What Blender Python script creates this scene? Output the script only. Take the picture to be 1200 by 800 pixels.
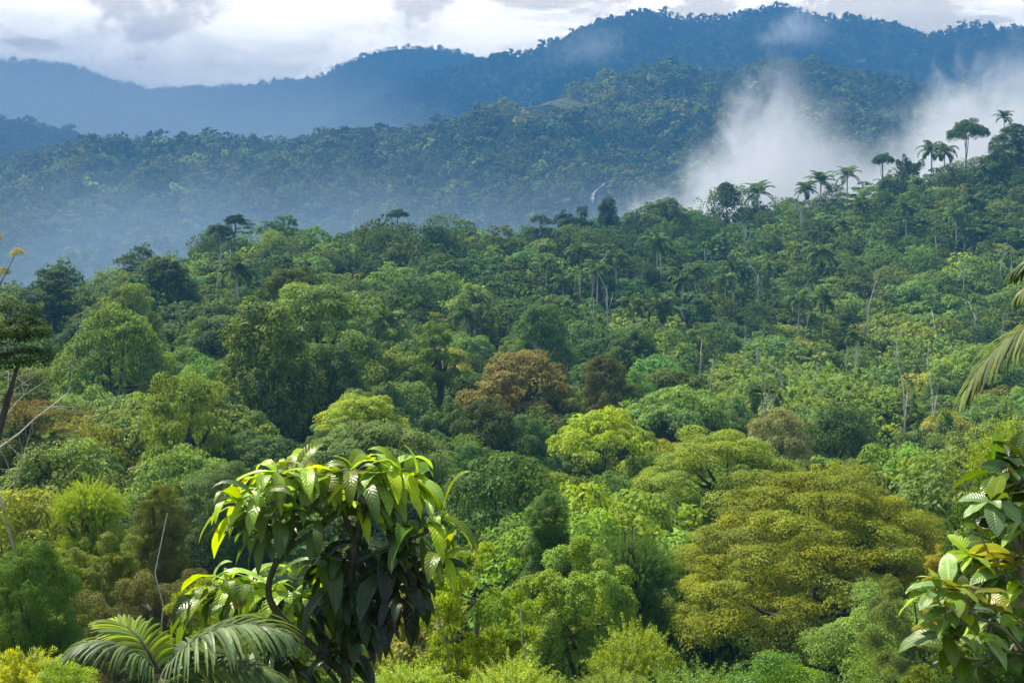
import bpy, math
import numpy as np
from mathutils import Vector, Matrix

for o in list(bpy.data.objects):
    bpy.data.objects.remove(o)
SC = bpy.context.scene
COL = SC.collection

# ------------------------------------------------------------------ camera, sky, sun, exposure
FPX = 1648.0                    # focal length in pixels of the 1200 px wide photograph
PITCH = math.atan(100.0 / FPX)  # camera tilts down a little
cam_d = bpy.data.cameras.new('camera')
cam_d.sensor_width = 36.0
cam_d.lens = 36.0 * FPX / 1200.0
cam_d.clip_start = 0.1
cam_d.clip_end = 30000.0
cam = bpy.data.objects.new('camera', cam_d)
cam.location = (0, 0, 0)
cam.rotation_euler = (math.pi / 2 - PITCH, 0, 0)
COL.objects.link(cam)
SC.camera = cam

SUN_EL, SUN_AZ = 55.0, -46.0     # azimuth measured from +Y (view direction) towards +X; the sun stands ahead of the camera, to its left
SUN_STRENGTH = 5.0
CLOUD_GAIN = 1.10
EXPOSURE = 1.42

SC.view_settings.view_transform = 'Standard'
SC.view_settings.look = 'None'
SC.view_settings.gamma = 1.0
SC.view_settings.use_curve_mapping = False
SC.view_settings.exposure = EXPOSURE
SC.render.engine = 'CYCLES'
cy = SC.cycles
cy.max_bounces = 6
cy.diffuse_bounces = 3
cy.glossy_bounces = 2
cy.transmission_bounces = 4
cy.transparent_max_bounces = 4
cy.volume_bounces = 1
cy.caustics_reflective = False
cy.caustics_refractive = False
cy.use_denoising = True
cy.sample_clamp_indirect = 4.0


def node(nt, typ, **kw):
    n = nt.nodes.new(typ)
    for k, v in kw.items():
        setattr(n, k, v)
    return n


def mathn(nt, op, a, b=None, c=None, clamp=False):
    n = nt.nodes.new('ShaderNodeMath')
    n.operation = op
    n.use_clamp = clamp
    for i, v in enumerate((a, b, c)):
        if v is None:
            continue
        if isinstance(v, (int, float)):
            n.inputs[i].default_value = v
        else:
            nt.links.new(v, n.inputs[i])
    return n.outputs[0]


def mixc(nt, fac, a, b, blend='MIX'):
    n = nt.nodes.new('ShaderNodeMix')
    n.data_type = 'RGBA'
    n.blend_type = blend
    n.clamp_factor = True
    for i, v in ((0, fac), (6, a), (7, b)):
        if isinstance(v, (int, float)):
            n.inputs[i].default_value = v
        elif isinstance(v, tuple):
            n.inputs[i].default_value = v if len(v) == 4 else v + (1,)
        else:
            nt.links.new(v, n.inputs[i])
    return n.outputs[2]


def ramp(nt, fac, stops, interp='LINEAR'):
    n = nt.nodes.new('ShaderNodeValToRGB')
    n.color_ramp.interpolation = interp
    e = n.color_ramp.elements
    while len(e) < len(stops):
        e.new(0.5)
    for el, (p, c) in zip(e, stops):
        el.position = p
        el.color = c if len(c) == 4 else c + (1,)
    nt.links.new(fac, n.inputs[0])
    return n.outputs[0]


def smooth(nt, x, lo, hi):
    n = nt.nodes.new('ShaderNodeMapRange')
    n.interpolation_type = 'SMOOTHSTEP'
    nt.links.new(x, n.inputs[0])
    n.inputs[1].default_value = lo
    n.inputs[2].default_value = hi
    return n.outputs[0]


def build_world():
    w = bpy.data.worlds.new('World')
    SC.world = w
    w.use_nodes = True
    nt = w.node_tree
    nt.nodes.clear()
    out = node(nt, 'ShaderNodeOutputWorld')
    bg = node(nt, 'ShaderNodeBackground')
    bg.inputs['Strength'].default_value = 0.1
    sky = node(nt, 'ShaderNodeTexSky', sky_type='NISHITA', sun_disc=False)
    sky.sun_elevation = math.radians(SUN_EL)
    sky.sun_rotation = math.radians(SUN_AZ)
    sky.altitude = 300
    tc = node(nt, 'ShaderNodeTexCoord')
    sep = node(nt, 'ShaderNodeSeparateXYZ')
    nt.links.new(tc.outputs['Generated'], sep.inputs[0])
    X, Y, Z = sep.outputs
    # direction -> azimuth / elevation, clouds flattened towards the horizon
    az = mathn(nt, 'ARCTAN2', X, Y)
    el = mathn(nt, 'ARCSINE', Z)

    def cloud_noise(sx, sz, scale, detail, rough, seed, dist=0.0):
        cb = node(nt, 'ShaderNodeCombineXYZ')
        nt.links.new(mathn(nt, 'MULTIPLY', az, sx), cb.inputs[0])
        nt.links.new(mathn(nt, 'MULTIPLY', el, sz), cb.inputs[1])
        cb.inputs[2].default_value = seed
        n = node(nt, 'ShaderNodeTexNoise')
        n.inputs['Scale'].default_value = scale
        n.inputs['Detail'].default_value = detail
        n.inputs['Roughness'].default_value = rough
        n.inputs['Distortion'].default_value = dist
        nt.links.new(cb.outputs[0], n.inputs['Vector'])
        return n.outputs['Fac']

    big = cloud_noise(8.0, 17.0, 1.0, 9.0, 0.60, 3.3, 0.35)
    mid = cloud_noise(15.0, 30.0, 1.0, 7.0, 0.58, 8.1, 0.5)
    wisps = cloud_noise(9.0, 50.0, 1.0, 5.0, 0.55, 1.7, 0.6)
    # base white overcast, grey cumulus in front of it
    g = CLOUD_GAIN * 10.0
    white = (2.05 * g, 1.85 * g, 1.55 * g, 1)
    pale = (1.68 * g, 1.50 * g, 1.28 * g, 1)
    grey = (0.95 * g, 0.80 * g, 0.62 * g, 1)
    c = mixc(nt, smooth(nt, wisps, 0.42, 0.60), pale, white)
    c = mixc(nt, mathn(nt, 'MULTIPLY', smooth(nt, mid, 0.49, 0.56), 0.85), c, white)
    c = mixc(nt, mathn(nt, 'MULTIPLY', smooth(nt, big, 0.50, 0.565), 0.8), c, grey)
    # the bank of cloud covers the low sky; above it the sky opens
    # the clouds ahead, towards the sun, are the brightest; those behind the viewer are dull
    c = mixc(nt, 1.0, c, mixc(nt, smooth(nt, Y, 0.0, 0.75), (0.28, 0.30, 0.34, 1), (1, 1, 1, 1)), 'MULTIPLY')
    cover = smooth(nt, el, 0.34, 0.19)
    top = cloud_noise(2.0, 3.0, 1.0, 5.0, 0.55, 5.0)
    high = mixc(nt, smooth(nt, top, 0.42, 0.62), sky.outputs[0], (2.8, 3.2, 3.9, 1))
    col = mixc(nt, cover, high, c)
    nt.links.new(col, bg.inputs['Color'])
    nt.links.new(bg.outputs[0], out.inputs[0])


build_world()

sun_d = bpy.data.lights.new('sun', 'SUN')
sun_d.energy = SUN_STRENGTH
sun_d.angle = math.radians(2.5)
sun_d.color = (1.0, 0.92, 0.76)
sun = bpy.data.objects.new('sun', sun_d)
ea, aa = math.radians(SUN_EL), math.radians(SUN_AZ)
sdir = Vector((math.cos(ea) * math.sin(aa), math.cos(ea) * math.cos(aa), math.sin(ea)))
sun.rotation_euler = sdir.to_track_quat('Z', 'Y').to_euler()
COL.objects.link(sun)

# ------------------------------------------------------------------ photo pixels <-> places
cP, sP = math.cos(PITCH), math.sin(PITCH)


def at(px, py, D):
    """the point on the pixel's line of sight that lies D metres ahead"""
    u, v = (px - 600.0) / FPX, -(py - 400.0) / FPX
    dy, dz = cP + v * sP, -sP + v * cP
    return np.array([u / dy * D, D, dz / dy * D])


def zat(py, D):
    v = -(py - 400.0) / FPX
    return (-sP + v * cP) / (cP + v * sP) * D


def pix(x, y, z):
    f = y * cP - z * sP
    up = y * sP + z * cP
    return 600.0 + FPX * x / f, 400.0 - FPX * up / f


# ------------------------------------------------------------------ mesh store
class Geo:
    def __init__(s):
        s.v, s.q, s.lv, s.lh, s.ba, s.bc, s.tint, s.mi, s.n = [], [], [], [], [], [], [], [], 0

    def add(s, v, q, lv=0.5, lh=0.5, ba=None, bc=None, tint=None, mi=0):
        v = np.asarray(v, np.float32).reshape(-1, 3)
        q = np.asarray(q, np.int32).reshape(-1, 4)
        s.v.append(v)
        s.q.append(q + s.n)
        m = len(q)
        s.lv.append(np.broadcast_to(np.float32(lv), (m,)))
        s.lh.append(np.broadcast_to(np.float32(lh), (m,)))
        s.ba.append(np.zeros(len(v), np.float32) if ba is None else np.asarray(ba, np.float32))
        s.bc.append(np.zeros(len(v), np.float32) if bc is None else np.asarray(bc, np.float32))
        s.tint.append(np.broadcast_to(np.float32((0.05, 0.09, 0.03) if tint is None else tint), (m, 3)))
        s.mi.append(np.full(m, mi, np.int32))
        s.n += len(v)

    def arrays(s):
        return np.concatenate(s.v), np.concatenate(s.q), np.concatenate(s.lv), np.concatenate(s.lh)

    def mesh(s, name, mats, smoothed=False, tint=False, blade=False):
        v, q, lv, lh = s.arrays()
        me = bpy.data.meshes.new(name)
        me.vertices.add(len(v))
        me.vertices.foreach_set('co', v.ravel())
        me.loops.add(q.size)
        me.loops.foreach_set('vertex_index', q.ravel())
        me.polygons.add(len(q))
        me.polygons.foreach_set('loop_start', np.arange(0, q.size, 4, dtype=np.int32))
        me.polygons.foreach_set('material_index', np.concatenate(s.mi))
        me.polygons.foreach_set('use_smooth', np.full(len(q), smoothed, bool))
        a = me.attributes.new('lv', 'FLOAT', 'FACE')
        a.data.foreach_set('value', np.ascontiguousarray(lv))
        a = me.attributes.new('lh', 'FLOAT', 'FACE')
        a.data.foreach_set('value', np.ascontiguousarray(lh))
        if tint:
            t = np.concatenate(s.tint)
            a = me.attributes.new('tint', 'FLOAT_COLOR', 'FACE')
            a.data.foreach_set('color', np.ascontiguousarray(np.c_[t, np.ones(len(t), np.float32)].ravel().astype(np.float32)))
        if blade:
            for nm, arr in (('ba', s.ba), ('bc', s.bc)):
                a = me.attributes.new(nm, 'FLOAT', 'POINT')
                a.data.foreach_set('value', np.concatenate(arr))
        for m in (mats if isinstance(mats, (list, tuple)) else [mats]):
            me.materials.append(m)
        me.update(calc_edges=True)
        me.validate()
        return me


def link(name, me, parent=None, loc=(0, 0, 0), rot=(0, 0, 0), scale=(1, 1, 1), color=None):
    o = bpy.data.objects.new(name, me)
    COL.objects.link(o)
    o.location = tuple(float(c) for c in loc)
    o.rotation_euler = rot
    o.scale = scale
    if parent is not None:
        o.parent = parent
    if color is not None:
        o.color = tuple(float(c) for c in color) + (1.0,)
    return o


def tag(o, label=None, cat=None, group=None, kind=None):
    if label:
        o['label'] = label
    if cat:
        o['category'] = cat
    if group:
        o['group'] = group
    if kind:
        o['kind'] = kind
    return o


def norm(a):
    return a / np.maximum(np.linalg.norm(a, axis=-1, keepdims=True), 1e-9)


def tube(g, pts, rad, ns=6, **kw):
    pts = np.asarray(pts, float)
    rad = np.broadcast_to(np.asarray(rad, float), (len(pts),))
    tan = norm(np.gradient(pts, axis=0))
    ref = np.array([0.31, 0.17, 0.93]) if abs(tan[0] @ np.array([0.31, 0.17, 0.93])) < 0.85 else np.array([1.0, 0, 0])
    a = norm(np.cross(tan, ref))
    b = np.cross(tan, a)
    th = np.arange(ns) * 2 * math.pi / ns
    v = pts[:, None] + rad[:, None, None] * (np.cos(th)[None, :, None] * a[:, None] + np.sin(th)[None, :, None] * b[:, None])
    n = len(pts)
    i, j = np.meshgrid(np.arange(n - 1), np.arange(ns), indexing='ij')
    q = np.stack([i * ns + j, i * ns + (j + 1) % ns, (i + 1) * ns + (j + 1) % ns, (i + 1) * ns + j], -1)
    g.add(v.reshape(-1, 3), q.reshape(-1, 4), **kw)


def curve_pts(p0, p1, n=6, sag=0.0, wob=0.0, rng=None):
    t = np.linspace(0, 1, n)[:, None]
    p = (1 - t) * np.asarray(p0, float) + t * np.asarray(p1, float)
    p[:, 2] += sag * (4 * t * (1 - t))[:, 0]
    if wob and rng is not None:
        w = rng.normal(0, wob, (n, 3))
        w[0] = 0
        p += w
    return p


# value noise for the relief
_rn = np.random.default_rng(11)
_lat = _rn.random((256, 256))


def vnoise(x, y):
    xi, yi = np.floor(x).astype(int), np.floor(y).astype(int)
    fx, fy = x - xi, y - yi
    fx, fy = fx * fx * (3 - 2 * fx), fy * fy * (3 - 2 * fy)
    L = lambda a, b: _lat[a & 255, b & 255]
    return (L(xi, yi) * (1 - fx) + L(xi + 1, yi) * fx) * (1 - fy) + (L(xi, yi + 1) * (1 - fx) + L(xi + 1, yi + 1) * fx) * fy - 0.5


def fbm(x, y, octv=4):
    s, a = 0, 1.0
    for k in range(octv):
        s = s + a * vnoise(x * 2 ** k + 17 * k, y * 2 ** k + 31 * k)
        a *= 0.5
    return s


# ------------------------------------------------------------------ relief: height of the land
# (distance, height of the growth on it, [(photo column, photo row of the growth's top)...])
PROFILE = [
    (8, 2.0, [(600, 900)]),
    (15, 3.0, [(600, 862)]),
    (30, 5.0, [(0, 790), (600, 800), (1200, 780)]),
    (60, 9.0, [(0, 680), (300, 700), (600, 705), (900, 710), (1200, 690)]),
    (90, 13., [(0, 610), (300, 620), (600, 625), (900, 625), (1200, 620)]),
    (140, 16., [(0, 510), (300, 520), (600, 545), (900, 555), (1200, 550)]),
    (200, 18., [(0, 445), (300, 450), (600, 485), (900, 505), (1200, 510)]),
    (280, 20., [(0, 378), (150, 380), (300, 385), (450, 405), (600, 420), (750, 435), (900, 455), (1200, 455)]),
    (380, 21., [(0, 350), (150, 332), (300, 322), (450, 330), (600, 345), (750, 370), (900, 392), (1200, 395)]),
    (480, 21., [(0, 345), (110, 330), (160, 303), (210, 283), (270, 271), (400, 264), (520, 271), (600, 278), (750, 310), (900, 325), (1050, 318), (1200, 310)]),
    (560, 21., [(0, 370), (150, 335), (300, 300), (450, 292), (600, 283), (640, 275), (700, 272), (850, 275), (1000, 262), (1200, 240)]),
    (640, 21., [(0, 400), (450, 345), (600, 310), (640, 283), (700, 260), (760, 246), (850, 238), (950, 230), (1000, 217), (1060, 200), (1120, 184), (1200, 168), (1400, 120)]),
    (820, 21., [(0, 420), (600, 400), (900, 390), (1200, 340), (1400, 320)]),
    (1100, 18., [(0, 335), (600, 330), (1200, 330)]),
    (1300, 16., [(0, 288), (300, 288), (600, 283), (900, 272), (1200, 270)]),
    (1650, 16., [(0, 235), (300, 232), (600, 220), (800, 200), (1000, 198), (1200, 205)]),
    (2100, 16., [(-300, 195), (0, 186), (60, 172), (105, 163), (130, 160), (200, 158), (250, 157), (350, 162), (420, 152), (480, 146), (540, 136), (600, 128), (680, 128), (800, 126), (930, 122), (1060, 135), (1200, 150)]),
    (2450, 16., [(-300, 230), (0, 228), (300, 200), (480, 170), (590, 135), (640, 118), (680, 104), (720, 91), (760, 83), (850, 81), (900, 74), (930, 70), (960, 72), (1000, 82), (1060, 94), (1130, 112), (1200, 140), (1400, 200)]),
    (2750, 14., [(0, 262), (1200, 250)]),
    (3050, 14., [(-300, 130), (0, 139), (35, 138), (60, 145), (85, 148), (110, 164), (200, 205), (300, 240), (1200, 240)]),
    (3350, 14., [(0, 235), (600, 225), (1200, 220)]),
    (3800, 13., [(0, 210), (380, 185), (500, 140), (600, 112), (700, 78), (800, 62), (905, 55), (1000, 66), (1100, 76), (1200, 78)]),
    (4200, 13., [(-300, 215), (300, 190), (380, 152), (420, 130), (450, 112), (500, 88), (530, 76), (560, 69), (590, 62), (625, 57), (650, 46), (675, 36), (700, 26), (730, 19), (760, 14), (790, 13), (830, 17), (865, 14), (885, 8), (905, 1), (915, 2), (935, 11), (960, 19), (1000, 21), (1040, 27), (1060, 34), (1078, 40), (1100, 32), (1130, 25), (1160, 27), (1200, 29), (1500, 20)]),
    (4700, 12., [(0, 160), (600, 150), (1200, 150)]),
    (5600, 12., [(-300, 90), (0, 69), (60, 71), (85, 74), (130, 89), (165, 98), (190, 105), (230, 100), (280, 98), (340, 93), (370, 92), (400, 75), (430, 63), (460, 55), (500, 53), (540, 58), (600, 75), (700, 90), (1200, 90)]),
    (5900, 12., [(0, 190), (1200, 190)]),
    (6500, 12., [(0, 300), (1200, 300)]),
]
_D = np.array([r[0] for r in PROFILE], float)
_H = np.array([r[1] for r in PROFILE], float)
_PX = np.arange(-500, 1701, 5.0)
_U = (_PX - 600) / FPX
_Z = np.stack([np.interp(_PX, [p[0] for p in r[2]], [zat(p[1], r[0]) for p in r[2]]) for r in PROFILE])


def growth(x, y):
    """height of the canopy top above sea of the table, before relief"""
    y = np.asarray(y, float)
    x = np.asarray(x, float)
    Dd = np.clip(y, _D[0], _D[-1])
    u = np.clip(x / np.maximum(y, 25.0), _U[0], _U[-1])
    fu = (u - _U[0]) / (_U[1] - _U[0])
    j = np.clip(np.floor(fu).astype(int), 0, len(_U) - 2)
    fu = fu - j
    k = np.clip(np.searchsorted(_D, Dd, side='right') - 1, 0, len(_D) - 2)
    fd = (Dd - _D[k]) / (_D[k + 1] - _D[k])
    z = (_Z[k, j] * (1 - fu) + _Z[k, j + 1] * fu) * (1 - fd) + (_Z[k + 1, j] * (1 - fu) + _Z[k + 1, j + 1] * fu) * fd
    return z


def relief(x, y):
    y = np.asarray(y, float)
    x = np.asarray(x, float)
    far = np.clip((y - 1150) / 300, 0, 1)
    crest = np.ones_like(y)
    for d, w in ((2100, 90), (2450, 110), (3050, 120), (4200, 170), (5600, 250)):
        crest = np.minimum(crest, np.clip(np.abs(y - d) / w, 0.12, 1))
    amp = far * crest * np.clip(y / 2100, 0.6, 2.0)
    r = fbm(x / 260 + 3, y / 420 + 9, 3) * 42 + (np.abs(fbm(x / 170 + 40, y / 600 + 2, 3)) - 0.2) * -70
    mid = np.clip((y - 120) / 100, 0, 1) * np.clip((900 - y) / 200, 0, 1)
    return amp * r + mid * fbm(x / 60 + 7, y / 60 + 1, 2) * 4


def glade(x, y):
    """1 on the open scrubby rise of the right slope, 0 elsewhere"""
    r = np.hypot((np.asarray(x, float) - 61) / 21, (np.asarray(y, float) - 292) / 60)
    t = np.clip((1.25 - r) / 0.5, 0, 1)
    return t * t * (3 - 2 * t)


def ground(x, y):
    y = np.asarray(y, float)
    return growth(x, y) + relief(x, y) - np.interp(y, _D, _H) * (1 - 0.86 * glade(x, y))


# ------------------------------------------------------------------ materials
def mat_new(name):
    m = bpy.data.materials.new(name)
    m.use_nodes = True
    nt = m.node_tree
    nt.nodes.clear()
    out = nt.nodes.new('ShaderNodeOutputMaterial')
    return m, nt, out


LEAF_GAIN = (1.36, 1.50, 0.78, 1)


def leaf_material(name, source='object', rough=0.5, spec=0.35, trans=0.30, blade=False, young=0.35):
    m, nt, out = mat_new(name)
    if source == 'object':
        base = node(nt, 'ShaderNodeObjectInfo').outputs['Color']
    else:
        base = node(nt, 'ShaderNodeAttribute', attribute_name='tint').outputs['Color']
    lv = node(nt, 'ShaderNodeAttribute', attribute_name='lv').outputs['Fac']
    lh = node(nt, 'ShaderNodeAttribute', attribute_name='lh').outputs['Fac']
    hs = node(nt, 'ShaderNodeHueSaturation')
    base = mixc(nt, 1.0, base, LEAF_GAIN, 'MULTIPLY')
    nt.links.new(base, hs.inputs['Color'])
    nt.links.new(mathn(nt, 'MULTIPLY_ADD', lh, 0.035 if blade else 0.055, 0.480 if blade else 0.460), hs.inputs['Hue'])
    nt.links.new(mathn(nt, 'MULTIPLY_ADD', lv, 1.05, 0.5), hs.inputs['Value'])
    nt.links.new(mathn(nt, 'MULTIPLY_ADD', lh, -0.25, 1.1), hs.inputs['Saturation'])
    col = hs.outputs[0]
    p = node(nt, 'ShaderNodeBsdfPrincipled')
    if blade:
        ba = node(nt, 'ShaderNodeAttribute', attribute_name='ba').outputs['Fac']
        bc = node(nt, 'ShaderNodeAttribute', attribute_name='bc').outputs['Fac']
        abc = mathn(nt, 'ABSOLUTE', bc)
        rib = smooth(nt, abc, 0.10, 0.02)
        wave = mathn(nt, 'SINE', mathn(nt, 'MULTIPLY', mathn(nt, 'SUBTRACT', ba, mathn(nt, 'MULTIPLY', abc, 0.16)), 75.0))
        vein = smooth(nt, wave, 0.80, 1.0)
        lines = mathn(nt, 'MAXIMUM', rib, mathn(nt, 'MULTIPLY', vein, 0.30))
        lighter = mixc(nt, 1.0, col, (1.5, 1.45, 1.7, 1), 'MULTIPLY')
        col = mixc(nt, lines, col, lighter)
        tcn = node(nt, 'ShaderNodeTexCoord')
        nz = node(nt, 'ShaderNodeTexNoise')
        nz.inputs['Scale'].default_value = 22.0
        nz.inputs['Detail'].default_value = 4.0
        nt.links.new(tcn.outputs['Object'], nz.inputs['Vector'])
        col = mixc(nt, mathn(nt, 'MULTIPLY', smooth(nt, nz.outputs['Fac'], 0.5, 0.7), 0.35), col, (0.10, 0.11, 0.03, 1))
        nz2 = node(nt, 'ShaderNodeTexNoise')
        nz2.inputs['Scale'].default_value = 9.0
        nz2.inputs['Detail'].default_value = 6.0
        nt.links.new(tcn.outputs['Object'], nz2.inputs['Vector'])
        # scorched margins and spots
        worn = smooth(nt, mathn(nt, 'ADD', nz2.outputs['Fac'], mathn(nt, 'MULTIPLY', mathn(nt, 'POWER', abc, 5.0), 0.16)), 0.64, 0.70)
        col = mixc(nt, mathn(nt, 'MULTIPLY', worn, 0.85), col, (0.10, 0.065, 0.022, 1))
        bump = node(nt, 'ShaderNodeBump')
        bump.inputs['Strength'].default_value = 0.35
        bump.inputs['Distance'].default_value = 0.006
        nt.links.new(mathn(nt, 'ADD', mathn(nt, 'MULTIPLY', wave, 0.5), mathn(nt, 'MULTIPLY', rib, 1.0)), bump.inputs['Height'])
        nt.links.new(bump.outputs[0], p.inputs['Normal'])
    nt.links.new(col, p.inputs['Base Color'])
    p.inputs['Roughness'].default_value = rough
    p.inputs['Specular IOR Level'].default_value = spec
    tr = node(nt, 'ShaderNodeBsdfTranslucent')
    tcol = mixc(nt, 1.0, col, (1.75, 1.6, 0.45, 1), 'MULTIPLY')
    nt.links.new(tcol, tr.inputs['Color'])
    mx = node(nt, 'ShaderNodeMixShader')
    mx.inputs[0].default_value = trans
    nt.links.new(p.outputs[0], mx.inputs[1])
    nt.links.new(tr.outputs[0], mx.inputs[2])
    nt.links.new(mx.outputs[0], out.inputs['Surface'])
    return m


def bark_material(name, c1, c2, scale=3.0):
    m, nt, out = mat_new(name)
    p = node(nt, 'ShaderNodeBsdfPrincipled')
    tcn = node(nt, 'ShaderNodeTexCoord')
    mp = node(nt, 'ShaderNodeMapping')
    mp.inputs['Scale'].default_value = (scale, scale, scale * 0.35)
    nt.links.new(tcn.outputs['Object'], mp.inputs[0])
    nz = node(nt, 'ShaderNodeTexNoise')
    nz.inputs['Detail'].default_value = 6
    nz.inputs['Scale'].default_value = 2.0
    nt.links.new(mp.outputs[0], nz.inputs['Vector'])
    nt.links.new(ramp(nt, nz.outputs['Fac'], [(0.3, c1), (0.7, c2)]), p.inputs['Base Color'])
    p.inputs['Roughness'].default_value = 0.85
    b = node(nt, 'ShaderNodeBump')
    b.inputs['Strength'].default_value = 0.5
    nt.links.new(nz.outputs['Fac'], b.inputs['Height'])
    nt.links.new(b.outputs[0], p.inputs['Normal'])
    nt.links.new(p.outputs[0], out.inputs['Surface'])
    return m


def soil_material(name, cols, scale):
    m, nt, out = mat_new(name)
    p = node(nt, 'ShaderNodeBsdfPrincipled')
    g = node(nt, 'ShaderNodeNewGeometry')
    n1 = node(nt, 'ShaderNodeTexNoise')
    n1.inputs['Scale'].default_value = scale
    n1.inputs['Detail'].default_value = 8
    n1.inputs['Roughness'].default_value = 0.65
    nt.links.new(g.outputs['Position'], n1.inputs['Vector'])
    st = [(0.30 + 0.4 * i / (len(cols) - 1), c) for i, c in enumerate(cols)]
    nt.links.new(ramp(nt, n1.outputs['Fac'], st), p.inputs['Base Color'])
    p.inputs['Roughness'].default_value = 0.95
    p.inputs['Specular IOR Level'].default_value = 0.1
    b = node(nt, 'ShaderNodeBump')
    b.inputs['Strength'].default_value = 0.8
    b.inputs['Distance'].default_value = 0.6 / scale
    nt.links.new(n1.outputs['Fac'], b.inputs['Height'])
    nt.links.new(b.outputs[0], p.inputs['Normal'])
    nt.links.new(p.outputs[0], out.inputs['Surface'])
    return m


M_LEAF = leaf_material('foliage', 'object', rough=0.6, spec=0.14)
M_SHINY = leaf_material('glossy_foliage', 'object', rough=0.45, spec=0.28, trans=0.38)
M_MASS = leaf_material('forest_foliage', 'tint', rough=0.7, spec=0.12)
M_BLADE = leaf_material('broad_leaf', 'object', rough=0.33, spec=0.5, trans=0.42, blade=True)
M_FROND = leaf_material('palm_leaflet', 'object', rough=0.5, spec=0.3, trans=0.3)
M_PALM = leaf_material('far_palm_leaf', 'object', rough=0.65, spec=0.10, trans=0.25)
M_BARK = bark_material('dark_bark', (0.03, 0.028, 0.02), (0.085, 0.078, 0.06))
M_PALE = bark_material('pale_bark', (0.30, 0.27, 0.22), (0.60, 0.56, 0.49))
M_SNAG = bark_material('weathered_wood', (0.34, 0.30, 0.24), (0.66, 0.62, 0.54), 0.8)
M_TWIG = bark_material('twig_bark', (0.10, 0.075, 0.045), (0.24, 0.19, 0.12))
M_STEM = bark_material('green_stem', (0.025, 0.028, 0.014), (0.075, 0.08, 0.035), 20)
M_GROUND = soil_material('forest_floor', [(0.02, 0.028, 0.010), (0.045, 0.06, 0.02), (0.07, 0.085, 0.03)], 0.12)
M_HILL = soil_material('hill_floor', [(0.010, 0.020, 0.008), (0.025, 0.038, 0.014), (0.045, 0.06, 0.02)], 0.03)
M_FIELD = soil_material('pale_grass', [(0.05, 0.075, 0.03), (0.085, 0.11, 0.045), (0.13, 0.14, 0.07)], 0.08)
M_MOUNT = soil_material('mountain_forest_floor', [(0.012, 0.022, 0.010), (0.03, 0.045, 0.018), (0.06, 0.07, 0.03)], 0.006)


# ------------------------------------------------------------------ the land, one sheet cut at its valleys
def land_sheet(name, ylist, ncol, mat):
    s = np.linspace(-1.05, 1.05, ncol)
    yy, ss = np.meshgrid(np.asarray(ylist, float), s, indexing='ij')
    xx = ss * (np.maximum(yy, 0) + 140)
    zz = ground(xx, yy)
    v = np.stack([xx, yy, zz], -1).reshape(-1, 3)
    i, j = np.meshgrid(np.arange(len(ylist) - 1), np.arange(ncol - 1), indexing='ij')
    q = np.stack([i * ncol + j, i * ncol + j + 1, (i + 1) * ncol + j + 1, (i + 1) * ncol + j], -1).reshape(-1, 4)
    g = Geo()
    g.add(v, q)
    o = link(name, g.mesh(name, mat, smoothed=True))
    tag(o, kind='structure')
    return o


near_rows = list(np.arange(-140, 0, 10)) + list(np.arange(0, 120, 3)) + list(np.arange(120, 1101, 9))
land_sheet('ground', near_rows + [1110], 300, M_GROUND)
land_sheet('hills', np.arange(1110, 2761, 15), 420, M_HILL)
land_sheet('mountains', np.arange(2760, 6501, 22), 480, M_MOUNT)

# ------------------------------------------------------------------ foliage
UPV = np.array([0.0, 0.0, 1.0])


def leaf_quads(P, N, L, W, rng, tang=None):
    """kite-shaped leaves, slightly cupped"""
    n = len(P)
    t = rng.normal(size=(n, 3)) if tang is None else tang
    t = norm(t - (t * N).sum(1, keepdims=True) * N)
    b = np.cross(N, t)
    L = np.broadcast_to(L, (n,))[:, None]
    W = np.broadcast_to(W, (n,))[:, None]
    v = np.stack([P - t * L * 0.5, P + b * W * 0.5 - N * W * 0.12 - t * L * 0.06, P + t * L * 0.5 - N * L * 0.14, P - b * W * 0.5 - N * W * 0.12 - t * L * 0.06], 1)
    q = np.arange(4 * n).reshape(n, 4)
    return v.reshape(-1, 3), q


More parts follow.
